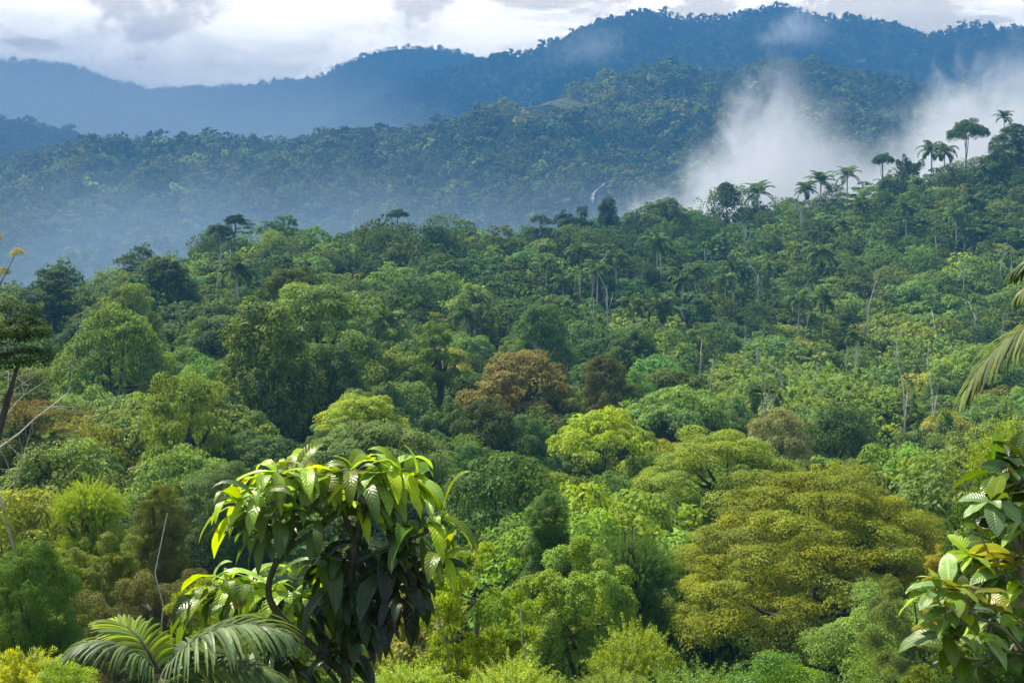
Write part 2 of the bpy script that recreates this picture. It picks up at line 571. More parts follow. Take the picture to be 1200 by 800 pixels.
def clump_layout(style, R, H, rng):
    """centres and radii of the leafy puffs that make up a crown; z from 0 (crown base) to H"""
    C = []
    ga = math.pi * (3 - math.sqrt(5))
    if style == 'dome':
        K = 34
        for i in range(K):
            rr = math.sqrt((i + 0.5) / K) * rng.uniform(0.8, 1.04)
            a = i * ga + rng.normal(0, 0.25)
            z = 0.76 * (1 - rr ** 2.2) + rng.normal(0, 0.06)
            rc = R * 0.225 * rng.uniform(0.6, 1.4)
            C.append((R * 0.84 * rr * math.cos(a), R * 0.84 * rr * math.sin(a), H * (0.12 + z), rc * 1.1, rng.uniform(0.34, 0.5)))
        for i in range(12):
            a = i / 12 * 2 * math.pi + rng.normal(0, 0.2)
            rr = rng.uniform(0.45, 0.8)
            C.append((R * rr * math.cos(a), R * rr * math.sin(a), H * rng.uniform(-0.12, 0.2), R * 0.22 * rng.uniform(0.7, 1.2), 0.65))
    elif style == 'umbrella':
        K = 46
        for i in range(K):
            rr = math.sqrt((i + 0.5) / K) * rng.uniform(0.82, 1.05)
            a = i * ga + rng.normal(0, 0.25)
            z = 0.55 * (1 - rr ** 2) + rng.normal(0, 0.08)
            C.append((R * 0.88 * rr * math.cos(a), R * 0.88 * rr * math.sin(a), H * (0.25 + z), R * 0.19 * rng.uniform(0.6, 1.4), rng.uniform(0.26, 0.42)))
    elif style == 'puffs':
        K = 150
        for i in range(K):
            rr = math.sqrt((i + 0.5) / K) * rng.uniform(0.85, 1.04)
            a = i * ga + rng.normal(0, 0.2)
            z = 0.80 * (1 - rr ** 2.4) + rng.normal(0, 0.045)
            C.append((R * 0.9 * rr * math.cos(a), R * 0.9 * rr * math.sin(a), H * (0.08 + z), R * 0.14 * rng.uniform(0.6, 1.45), rng.uniform(0.26, 0.36)))
        for i in range(70):
            a = i / 70 * 2 * math.pi + rng.normal(0, 0.15)
            rr = rng.uniform(0.5, 0.97)
            C.append((R * rr * math.cos(a), R * rr * math.sin(a), H * rng.uniform(-0.10, 0.16), R * 0.13 * rng.uniform(0.7, 1.2), 0.55))
    elif style == 'layered':
        for tier, (zz, rm, k) in enumerate(((0.10, 1.0, 15), (0.42, 0.88, 13), (0.70, 0.62, 9), (0.92, 0.34, 5))):
            off = rng.normal(0, 0.10, 2) * R
            for i in range(k):
                rr = rm * math.sqrt((i + 0.6) / k) * rng.uniform(0.85, 1.05)
                a = i * ga + tier + rng.normal(0, 0.3)
                C.append((off[0] + R * 0.85 * rr * math.cos(a), off[1] + R * 0.85 * rr * math.sin(a), H * (zz + rng.normal(0, 0.035)), R * 0.23 * rng.uniform(0.6, 1.2), 0.36))
    elif style == 'column':
        for i in range(40):
            t = (i + 0.5) / 40
            prof = (math.sin(math.pi * (0.12 + 0.80 * t)) ** 0.7)
            a = i * ga
            rr = prof * rng.uniform(0.35, 0.85)
            C.append((R * rr * math.cos(a), R * rr * math.sin(a), H * (0.02 + 0.9 * t), R * 0.36 * rng.uniform(0.6, 1.15), 0.72))
    elif style == 'ragged':
        for i in range(26):
            rr = math.sqrt(rng.random())
            a = rng.uniform(0, 2 * math.pi)
            z = rng.uniform(0.0, 0.9) * (1 - 0.5 * rr)
            C.append((R * 0.85 * rr * math.cos(a), R * 0.85 * rr * math.sin(a), H * z, R * 0.22 * rng.uniform(0.5, 1.3), 0.6))
    elif style == 'drape':
        for i in range(44):
            t = rng.random() ** 0.8
            prof = 0.62 + 0.38 * math.sin(math.pi * t)
            if t > 0.75:
                prof *= (1 - ((t - 0.75) / 0.27) ** 2)
            a = i * ga
            rr = max(prof, 0.05) * rng.uniform(0.7, 0.95)
            C.append((R * rr * math.cos(a), R * rr * math.sin(a), H * t * 0.92, R * 0.30 * rng.uniform(0.6, 1.1), 1.25))
    return np.array(C)


def crown_arrays(seed, style, R, H, n, leaf, aspect=0.5, subs=11, jitter=0.32, spread=0.34, hang=0.0, layout=None):
    rng = np.random.default_rng(seed)
    C = clump_layout(style, R, H, rng) if layout is None else layout
    K = len(C)
    cen, rc, zs = C[:, :3], C[:, 3], C[:, 4]
    # lesser puffs on every puff
    d = norm(rng.normal(size=(K, subs, 3)) + np.array([0, 0, 0.55]))
    sub = cen[:, None] + d * (rc[:, None, None] * 0.74) * np.stack([np.ones(K), np.ones(K), zs], -1)[:, None]
    rs = rc[:, None] * 0.46 * rng.uniform(0.65, 1.3, (K, subs))
    w = (rs ** 2).ravel()
    pick = rng.choice(K * subs, n, p=w / w.sum())
    sc, sr, sz = sub.reshape(-1, 3)[pick], rs.ravel()[pick], zs[pick // subs]
    dd = norm(rng.normal(size=(n, 3)) + np.array([0, 0, 0.75]))
    rad = sr * (1.08 - spread * rng.random(n) ** 1.4)
    P = sc + dd * rad[:, None] * np.stack([np.ones(n), np.ones(n), np.clip(sz * 1.25, 0.4, 1.1)], -1)
    if hang:
        P[:, 2] -= hang * rng.random(n) ** 2 * sr
    # drop what is buried in another puff
    bury = np.zeros(n, bool)
    for s in range(0, n, 20000):
        df = (P[s:s + 20000, None] - cen[None]) / rc[None, :, None]
        df[..., 2] /= zs[None]
        bury[s:s + 20000] = ((df ** 2).sum(-1) < 0.42).any(1)
    keep = ~bury | (rng.random(n) < 0.32)
    P, dd, pick = P[keep], dd[keep], pick[keep]
    n = len(P)
    big = norm((P - np.array([0, 0, H * 0.1])) / np.array([R, R, H]))
    N = norm(dd * 0.65 + UPV * 0.55 + big * 0.25 + rng.normal(size=(n, 3)) * jitter)
    size = leaf * rng.uniform(0.65, 1.3, n)
    lk, ls = rng.random(K), rng.random(K * subs)
    lv = np.clip(0.36 * lk[pick // subs] + 0.34 * ls[pick] + 0.30 * rng.random(n), 0, 1)
    lh = np.clip(0.5 * lk[::-1][pick // subs] + 0.5 * rng.random(n), 0, 1)
    v, q = leaf_quads(P, N, size, size * aspect, rng)
    return v, q, lv, lh, C


class Proto:
    def __init__(s, nm, seed, style, R, H, n, leaf, mat=None, **kw):
        s.R, s.H, s.style = R, H, style
        v, q, lv, lh, s.C = crown_arrays(seed, style, R, H, n, leaf, **kw)
        g = Geo()
        g.add(v, q, lv, lh)
        s.me = g.mesh(nm, mat or M_LEAF)


# far set: seen from 110 m and more; near set: finer leaves
FAR, NEAR, BUSH = {}, {}, {}
for st, R_, H_, n_, k_ in (('dome', 8, 7, 30000, 4), ('umbrella', 9, 4, 26000, 2), ('layered', 8, 7, 24000, 2), ('column', 5, 10, 24000, 2), ('ragged', 7, 7, 15000, 2), ('drape', 5, 13, 24000, 1), ('puffs', 9, 7, 36000, 1)):
    FAR[st] = [Proto('crown', 100 + 7 * i + len(st), st, R_, H_, int(n_ * (0.36 / (0.36, 0.27, 0.44, 0.31)[i]) ** 1.5), (0.36, 0.27, 0.44, 0.31)[i], aspect=(0.5, 0.6, 0.42, 0.7)[i]) for i in range(k_)]
for st, R_, H_, n_, k_ in (('dome', 7, 6.5, 90000, 2), ('layered', 7, 6, 70000, 1), ('drape', 4, 9, 80000, 1), ('ragged', 6, 6, 46000, 2), ('column', 4, 8, 60000, 1)):
    NEAR[st] = [Proto('crown', 300 + 7 * i + len(st), st, R_, H_, n_, 0.17) for i in range(k_)]
for st, R_, H_, n_, k_ in (('dome', 2.6, 2.6, 26000, 2), ('ragged', 2.4, 2.6, 12000, 2), ('column', 1.8, 3.2, 20000, 1)):
    BUSH[st] = [Proto('crown', 500 + 7 * i + len(st), st, R_, H_, n_, 0.105, mat=M_SHINY, aspect=0.42, subs=14, jitter=0.6, spread=0.6) for i in range(k_)]
NEAR['puffs'] = [Proto('crown', 777, 'puffs', 9, 8.0, 270000, 0.135)]
NEAR['fine'] = [Proto('crown', 811 + i, 'ragged', 6, 6, 70000, 0.15, aspect=0.42, spread=0.6, jitter=0.6) for i in range(2)]


def shoot_arrays(seed, R, H, shoots, per, leaf, aspect, droop):
    """a shrub of leafy shoots: leaves set along arching twigs"""
    rng = np.random.default_rng(seed)
    az = rng.uniform(0, 2 * math.pi, shoots)
    out = np.stack([np.cos(az), np.sin(az), np.zeros(shoots)], -1)
    rr = R * rng.random(shoots) ** 0.6
    st = out * (rr * 0.62)[:, None]
    st[:, 2] = H * (0.05 + 0.62 * rng.random(shoots) * (1 - 0.55 * (rr / R) ** 2))
    d0 = norm(out * (0.25 + 0.9 * (rr / R))[:, None] + UPV * rng.uniform(0.45, 1.1, shoots)[:, None] + rng.normal(0, 0.25, (shoots, 3)))
    ln = rng.uniform(0.28, 0.55, shoots) * R
    t = np.tile(np.linspace(0.12, 1, per), (shoots, 1))
    P = st[:, None] + d0[:, None] * (t * ln[:, None])[..., None] - UPV * (droop * ln[:, None] * t ** 2.2)[..., None]
    T = norm(d0[:, None] - UPV * (2.2 * droop * t ** 1.2)[..., None])
    side = norm(np.cross(T, UPV + 0.01))
    bi = np.cross(side, T)
    ph = np.arange(per)[None] * 2.6 + rng.uniform(0, 6, (shoots, 1))
    rad = side * np.cos(ph)[..., None] + bi * np.sin(ph)[..., None]
    tang = norm(T * 0.65 + rad * 0.9 - UPV * 0.18)
    size = leaf * (1.15 - 0.45 * t) * rng.uniform(0.75, 1.25, t.shape)
    N = norm(np.cross(np.cross(tang, UPV + 0.2 * rad), tang) + rng.normal(0, 0.22, tang.shape))
    P = P + tang * (size * 0.5)[..., None]
    n = shoots * per
    sh = rng.random(shoots)
    lv = np.clip(0.4 * np.repeat(sh, per) + 0.25 * t.ravel() + 0.35 * rng.random(n), 0, 1)
    lh = np.clip(0.6 * np.repeat(rng.random(shoots), per) + 0.4 * rng.random(n), 0, 1)
    v, q = leaf_quads(P.reshape(-1, 3), N.reshape(-1, 3), size.ravel(), (size * aspect).ravel(), rng, tang.reshape(-1, 3))
    return v, q, lv, lh


class ShootProto:
    def __init__(s, seed, R, H, shoots, per, leaf, aspect, droop, mat):
        s.R, s.H, s.style = R, H, 'shoots'
        g = Geo()
        g.add(*shoot_arrays(seed, R, H * 0.8, shoots, per, leaf, aspect, droop))
        s.me = g.mesh('crown', mat)
        s.C = clump_layout('ragged', R, H, np.random.default_rng(seed))


BUSH['shoots'] = [ShootProto(860 + i, 2.5, 2.6, (420, 330, 520)[i], 34, (0.15, 0.20, 0.11)[i], (0.36, 0.34, 0.5)[i], (0.25, 0.45, 0.15)[i], M_SHINY) for i in range(3)]
NEAR['shoots'] = [ShootProto(870 + i, 6.0, 5.5, (900, 1200)[i], 40, (0.26, 0.20)[i], (0.36, 0.45)[i], (0.35, 0.2)[i], M_LEAF) for i in range(2)]
BUSH['fine'] = [Proto('crown', 840 + i, 'ragged', 2.2, 3.0, 30000, 0.095, aspect=0.40, spread=1.0, jitter=0.9) for i in range(2)]

_trng = np.random.default_rng(5)


def trunk_mesh(h_base, h_top, r, C, sx, sz, mat, nlimb=6, lean=0.0):
    """tapered bole with limbs that reach into the puffs of the crown"""
    g = Geo()
    rng = _trng
    top = h_base + 0.35 * (h_top - h_base)
    pts = curve_pts((rng.normal(0, 0.2), rng.normal(0, 0.2), -0.8), (lean, 0, top), 7, wob=r * 0.35, rng=rng)
    tube(g, pts, np.linspace(r * 1.25, r * 0.6, 7), 7)
    idx = rng.permutation(len(C))[:nlimb]
    for i in idx:
        e = np.array([C[i, 0] * sx * 0.9, C[i, 1] * sx * 0.9, h_base + C[i, 2] * sz])
        st = pts[rng.integers(4, 7)]
        mid = (st + e) / 2 + np.array([0, 0, -0.08 * np.linalg.norm(e - st)])
        tube(g, np.stack([st, st * 0.6 + mid * 0.4, mid, mid * 0.4 + e * 0.6, e]), np.array([0.5, 0.42, 0.34, 0.24, 0.1]) * r, 5)
    return g.mesh('trunk', mat, smoothed=True)


TREES = []    # records for the labels


def tree(name, cat, proto, px, py, D, wpx, hpx, tint, label=None, group=None, bark=None, rot=None, short=None, shape=None, hue=None, limbs=6, x=None, trunk_r=None):
    """a tree whose crown's top stands at (px, py) of the photograph when seen from the camera, D metres ahead"""
    rng = _trng
    p = at(px, py, D)
    gx, gz = p[0], float(ground(p[0], D))
    w, h = wpx * D / FPX, hpx * D / FPX
    sx, sz = w / (2 * proto.R * 1.02), h / (proto.H * 1.02)
    base = p[2] - h
    hb = max(base - gz, 0.3)
    root = bpy.data.objects.new(name, None)
    COL.objects.link(root)
    root.location = (gx, D, base - hb)
    root.empty_display_size = 0.5
    r = trunk_r or max(0.12, 0.022 * (hb + h))
    link('trunk', trunk_mesh(hb, hb + h, r, proto.C, sx, sz, bark or M_BARK, nlimb=limbs), root)
    link('crown', proto.me, root, (0, 0, hb), (0, 0, rng.uniform(0, 6.28) if rot is None else rot), (sx, sx, sz), tint)
    zb, k = hb, 0
    while D < 125 and name != 'golden_tree' and cat in ('tree', 'shrub') and name != 'dark_bough_tree' and zb > 0.28 * (hb + h) and k < 3:
        zb = max(zb - 0.62 * h, 0.05)      # lower boughs, leafy almost to the ground
        k += 1
        wd = 1.0 + 0.10 * k
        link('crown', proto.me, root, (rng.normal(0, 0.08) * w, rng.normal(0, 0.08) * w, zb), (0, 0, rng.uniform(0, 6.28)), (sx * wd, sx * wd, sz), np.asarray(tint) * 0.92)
    tag(root, label, cat, group)
    TREES.append(dict(o=root, px=px, py=py + hpx * 0.4, D=D, w=wpx, h=hpx, y0=py, short=short, label=label, shape=shape or proto.style, tint=tint, cat=cat, name=name))
    return root


def pickp(bank, style, k=None):
    L = bank[style]
    return L[(int(_trng.integers(0, len(L))) if k is None else k) % len(L)]

# ------------------------------------------------------------------ colour of the growth, region by region (leaf colours, with shade and haze put in up the slope)
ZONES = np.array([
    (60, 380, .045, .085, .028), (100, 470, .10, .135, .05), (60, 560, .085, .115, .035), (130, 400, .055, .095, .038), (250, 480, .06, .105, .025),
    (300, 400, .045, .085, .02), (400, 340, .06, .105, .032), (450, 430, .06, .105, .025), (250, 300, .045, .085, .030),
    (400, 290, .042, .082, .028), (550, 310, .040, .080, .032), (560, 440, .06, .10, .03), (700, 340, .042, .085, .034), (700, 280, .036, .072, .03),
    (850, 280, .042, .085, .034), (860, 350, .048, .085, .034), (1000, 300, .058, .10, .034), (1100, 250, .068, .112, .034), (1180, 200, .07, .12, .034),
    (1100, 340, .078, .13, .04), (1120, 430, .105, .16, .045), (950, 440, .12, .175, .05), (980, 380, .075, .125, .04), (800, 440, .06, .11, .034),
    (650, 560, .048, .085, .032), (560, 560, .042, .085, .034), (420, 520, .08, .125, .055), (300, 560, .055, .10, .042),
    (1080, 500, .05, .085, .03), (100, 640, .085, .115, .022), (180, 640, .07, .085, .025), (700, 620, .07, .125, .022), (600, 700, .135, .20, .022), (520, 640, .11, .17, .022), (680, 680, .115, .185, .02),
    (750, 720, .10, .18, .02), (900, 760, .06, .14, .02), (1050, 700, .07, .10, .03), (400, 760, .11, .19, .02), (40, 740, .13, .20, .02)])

ZONES[:, 2:] *= np.interp(ZONES[:, 1:2], [220, 330, 450, 530, 560, 640, 700], [0.82, 0.98, 1.25, 1.30, 1.08, 1.20, 1.32])  # upper rows darker: shade of the slope put into the leaf colour
ZONES[:, 4:] *= np.interp(ZONES[:, 1:2], [220, 420], [1.25, 1.0])  # upper rows bluer: blue haze put into the leaf colour


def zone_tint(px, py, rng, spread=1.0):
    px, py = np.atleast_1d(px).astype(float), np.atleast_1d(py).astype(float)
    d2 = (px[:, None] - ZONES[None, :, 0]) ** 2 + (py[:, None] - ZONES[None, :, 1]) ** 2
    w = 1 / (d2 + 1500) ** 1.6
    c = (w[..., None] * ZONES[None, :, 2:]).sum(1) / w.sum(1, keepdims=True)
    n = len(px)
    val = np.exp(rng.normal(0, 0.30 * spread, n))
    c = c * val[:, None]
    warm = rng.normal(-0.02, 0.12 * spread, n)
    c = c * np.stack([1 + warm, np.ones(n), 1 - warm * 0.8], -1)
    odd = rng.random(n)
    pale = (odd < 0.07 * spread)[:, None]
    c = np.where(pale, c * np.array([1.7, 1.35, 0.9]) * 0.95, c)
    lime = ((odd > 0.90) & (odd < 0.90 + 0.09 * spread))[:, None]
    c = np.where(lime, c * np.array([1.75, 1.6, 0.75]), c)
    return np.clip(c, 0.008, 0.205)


def low_crowns(n_quads, count, seed, leaf, styles=('dome', 'dome', 'umbrella', 'column', 'ragged')):
    """small stand-alone crowns of unit radius and unit height for the massed forest"""
    out = []
    for i in range(count):
        st = styles[i % len(styles)]
        rng = np.random.default_rng(seed + i)
        C = clump_layout(st, 1.0, 1.0, rng)
        if n_quads < 300 and len(C) > 14:
            keep = rng.permutation(len(C))[:14]
            C = C[keep]
            C[:, 3] *= 1.35
        v, q, lv, lh, _ = crown_arrays(seed + 50 + i, st, 1.0, 1.0, n_quads, leaf, aspect=0.75, subs=6 if n_quads > 300 else 3, jitter=0.32, layout=C)
        out.append((v, lv, lh))
    return out


def massed_forest(name, pos, rad, hgt, tint, protos, seed, trunk=None):
    """pos = tops of the crowns; every crown a rotated and scaled low crown, all in one mesh"""
    rng = np.random.default_rng(seed)
    g = Geo()
    kind = rng.integers(0, len(protos), len(pos))
    for k in range(len(protos)):
        idx = np.where(kind == k)[0]
        if not len(idx):
            continue
        v, lv, lh = protos[k]
        a = rng.uniform(0, 2 * math.pi, len(idx))
        ca, sa = np.cos(a)[:, None], np.sin(a)[:, None]
        x = (v[None, :, 0] * ca - v[None, :, 1] * sa) * rad[idx, None] + pos[idx, 0, None]
        y = (v[None, :, 0] * sa + v[None, :, 1] * ca) * rad[idx, None] + pos[idx, 1, None]
        z = (v[None, :, 2] - 1.0) * hgt[idx, None] + pos[idx, 2, None]
        V = np.stack([x, y, z], -1).reshape(-1, 3)
        nq = len(lv)
        g.add(V, np.arange(len(V)).reshape(-1, 4), np.tile(lv, len(idx)), np.tile(lh, len(idx)), tint=np.repeat(tint[idx], nq, axis=0))
    o = link(name, g.mesh(name, M_MASS, tint=True))
    tag(o, kind='stuff')
    return o


def jitter_grid(y0, y1, umax, step, rng, extra=0.0):
    """jittered points over the wedge of land in view, spacing STEP metres"""
    P = []
    ys = np.arange(y0, y1, step * 0.87)
    for i, y in enumerate(ys):
        w = umax * y + extra
        xs = np.arange(-w, w, step) + (i % 2) * step * 0.5
        P.append(np.stack([xs, np.full(len(xs), y)], -1))
    P = np.concatenate(P)
    return P + rng.uniform(-0.42, 0.42, P.shape) * step


# the forested hill across the valley
def far_forest():
    rng = np.random.default_rng(21)
    lows = low_crowns(220, 8, 900, 0.24)
    P = jitter_grid(1180, 2520, 0.47, 14.5, rng)
    gz = ground(P[:, 0], P[:, 1])
    sz = np.exp(rng.normal(0, 0.42, len(P)))
    h = 15 * sz ** 0.7 + np.where(rng.random(len(P)) < 0.07, 7, 0)
    hx, hy = pix(P[:, 0], P[:, 1], gz + 10)
    open_ = (((hx - 645) / 64) ** 2 + ((hy - 121) / 13) ** 2 + rng.normal(0, 0.15, len(P))) < 1
    sz = np.where(open_, 0.22 * sz, sz)
    h = np.where(open_, 2.5, h)
    top = gz + h
    px, py = pix(P[:, 0], P[:, 1], top)
    road = (np.abs(px - 701) < 17) & (py > 199) & (py < 246)
    keep = (~open_ | (rng.random(len(P)) < 0.8)) & ~road & ~((py > 300))
    P, top, sz, h, px, py, open_ = P[keep], top[keep], sz[keep], h[keep], px[keep], py[keep], open_[keep]
    n = len(P)
    c = np.array([0.056, 0.078, 0.030]) * np.exp(rng.normal(0, 0.42, n))[:, None]
    warm = rng.normal(0.0, 0.18, n)
    c = c * np.stack([1 + warm, np.ones(n), 1 - warm], -1)
    grassy = np.clip(1 - np.hypot((px - 690) / 200, (py - 110) / 40), 0, 1)[:, None]
    c = c * (1 + grassy * np.array([0.9, 0.7, 0.1]))
    pale = (rng.random(n) < 0.05)[:, None]
    c = np.where(pale, c * 1.3, c)
    c = np.where(open_[:, None], np.array([.085, .105, .045]), c)
    massed_forest('hill_forest', np.c_[P, top], 8.6 * sz, np.minimum(h, 11 * sz ** 0.7 + 2), c, lows, 31)
    # mountain forest
    lows = low_crowns(34, 8, 950, 0.75)
    P = np.concatenate([jitter_grid(2860, 3080, 0.46, 13, rng), jitter_grid(3420, 4260, 0.46, 21, rng), jitter_grid(5050, 5640, 0.46, 27, rng)])
    k = np.abs(P[:, 1] - 4200) < 40
    crest = []
    for d, st in ((4200, 12), (5600, 14), (2450, 9), (3050, 11)):
        xs = np.arange(-0.45 * d, 0.45 * d, st) + rng.uniform(-5, 5, len(np.arange(-0.45 * d, 0.45 * d, st)))
        crest.append(np.stack([xs, d + rng.uniform(-14, 10, len(xs))], -1))
    P = np.concatenate([P] + crest)
    gz = ground(P[:, 0], P[:, 1])
    sz = np.exp(rng.normal(0, 0.30, len(P)))
    h = 13 * sz + np.where(rng.random(len(P)) < 0.06, 8, 0)
    n = len(P)
    c = np.array([0.024, 0.038, 0.018]) * np.exp(rng.normal(0, 0.5, n))[:, None]
    massed_forest('mountain_forest', np.c_[P, gz + h], 8.0 * sz, np.minimum(h, 11 * sz), c, lows, 32)


far_forest()

# open pale field on the shoulder of the hill
def hill_field():
    xs, ys = np.arange(-60, 220, 7.0), np.arange(2180, 2475, 7.0)
    yy, xx = np.meshgrid(ys, xs, indexing='ij')
    zz = ground(xx, yy)
    px, py = pix(xx, yy, zz + 1)
    r = ((px - 645) / 66) ** 2 + ((py - 121) / 14) ** 2
    ok = r < 1.15
    v = np.stack([xx, yy, zz + 1.0], -1).reshape(-1, 3)
    n = len(xs)
    q = [(i * n + j, i * n + j + 1, (i + 1) * n + j + 1, (i + 1) * n + j) for i in range(len(ys) - 1) for j in range(n - 1) if ok[i, j] and ok[i + 1, j] and ok[i, j + 1] and ok[i + 1, j + 1]]
    if q:
        g = Geo()
        g.add(v, q)
        tag(link('field', g.mesh('field', M_FIELD, smoothed=True)), kind='structure')


hill_field()

# pale track on the hill across the valley
def hill_path():
    px = [709, 710, 708, 704, 699, 696, 694, 696]
    py = [206, 210, 215, 219, 223, 226, 230, 234]
    pts = []
    for a, b in zip(px, py):
        Ds = np.arange(1200, 2300, 2.0)
        q = np.stack([at(a, b, d) for d in Ds])
        hz = ground(q[:, 0], q[:, 1]) + 4.5
        i = int(np.argmax(hz >= q[:, 2]))
        pts.append((q[i, 0], Ds[i], hz[i]))
    pts = np.array(pts)
    g = Geo()
    w = np.array([0.7, 1.0, 1.0, 0.9, 0.8, 0.8, 1.5, 0.7])
    L, R_ = pts - np.c_[w, 0 * w, 0 * w], pts + np.c_[w, 0 * w, 0 * w]
    v = np.concatenate([L, R_, L - [0, 0, 6], R_ - [0, 0, 6]])
    n = len(pts)
    q = [(i, i + n, i + 1 + n, i + 1) for i in range(n - 1)] + [(i, i + 1, i + 1 + 2 * n, i + 2 * n) for i in range(n - 1)] + [(i + n, i + 3 * n, i + 1 + 3 * n, i + 1 + n) for i in range(n - 1)]
    g.add(v, q)
    tag(link('path', g.mesh('path', soil_material('pale_earth', [(0.25, 0.23, 0.18), (0.36, 0.33, 0.28), (0.45, 0.42, 0.36)], 0.5))), kind='structure')


hill_path()

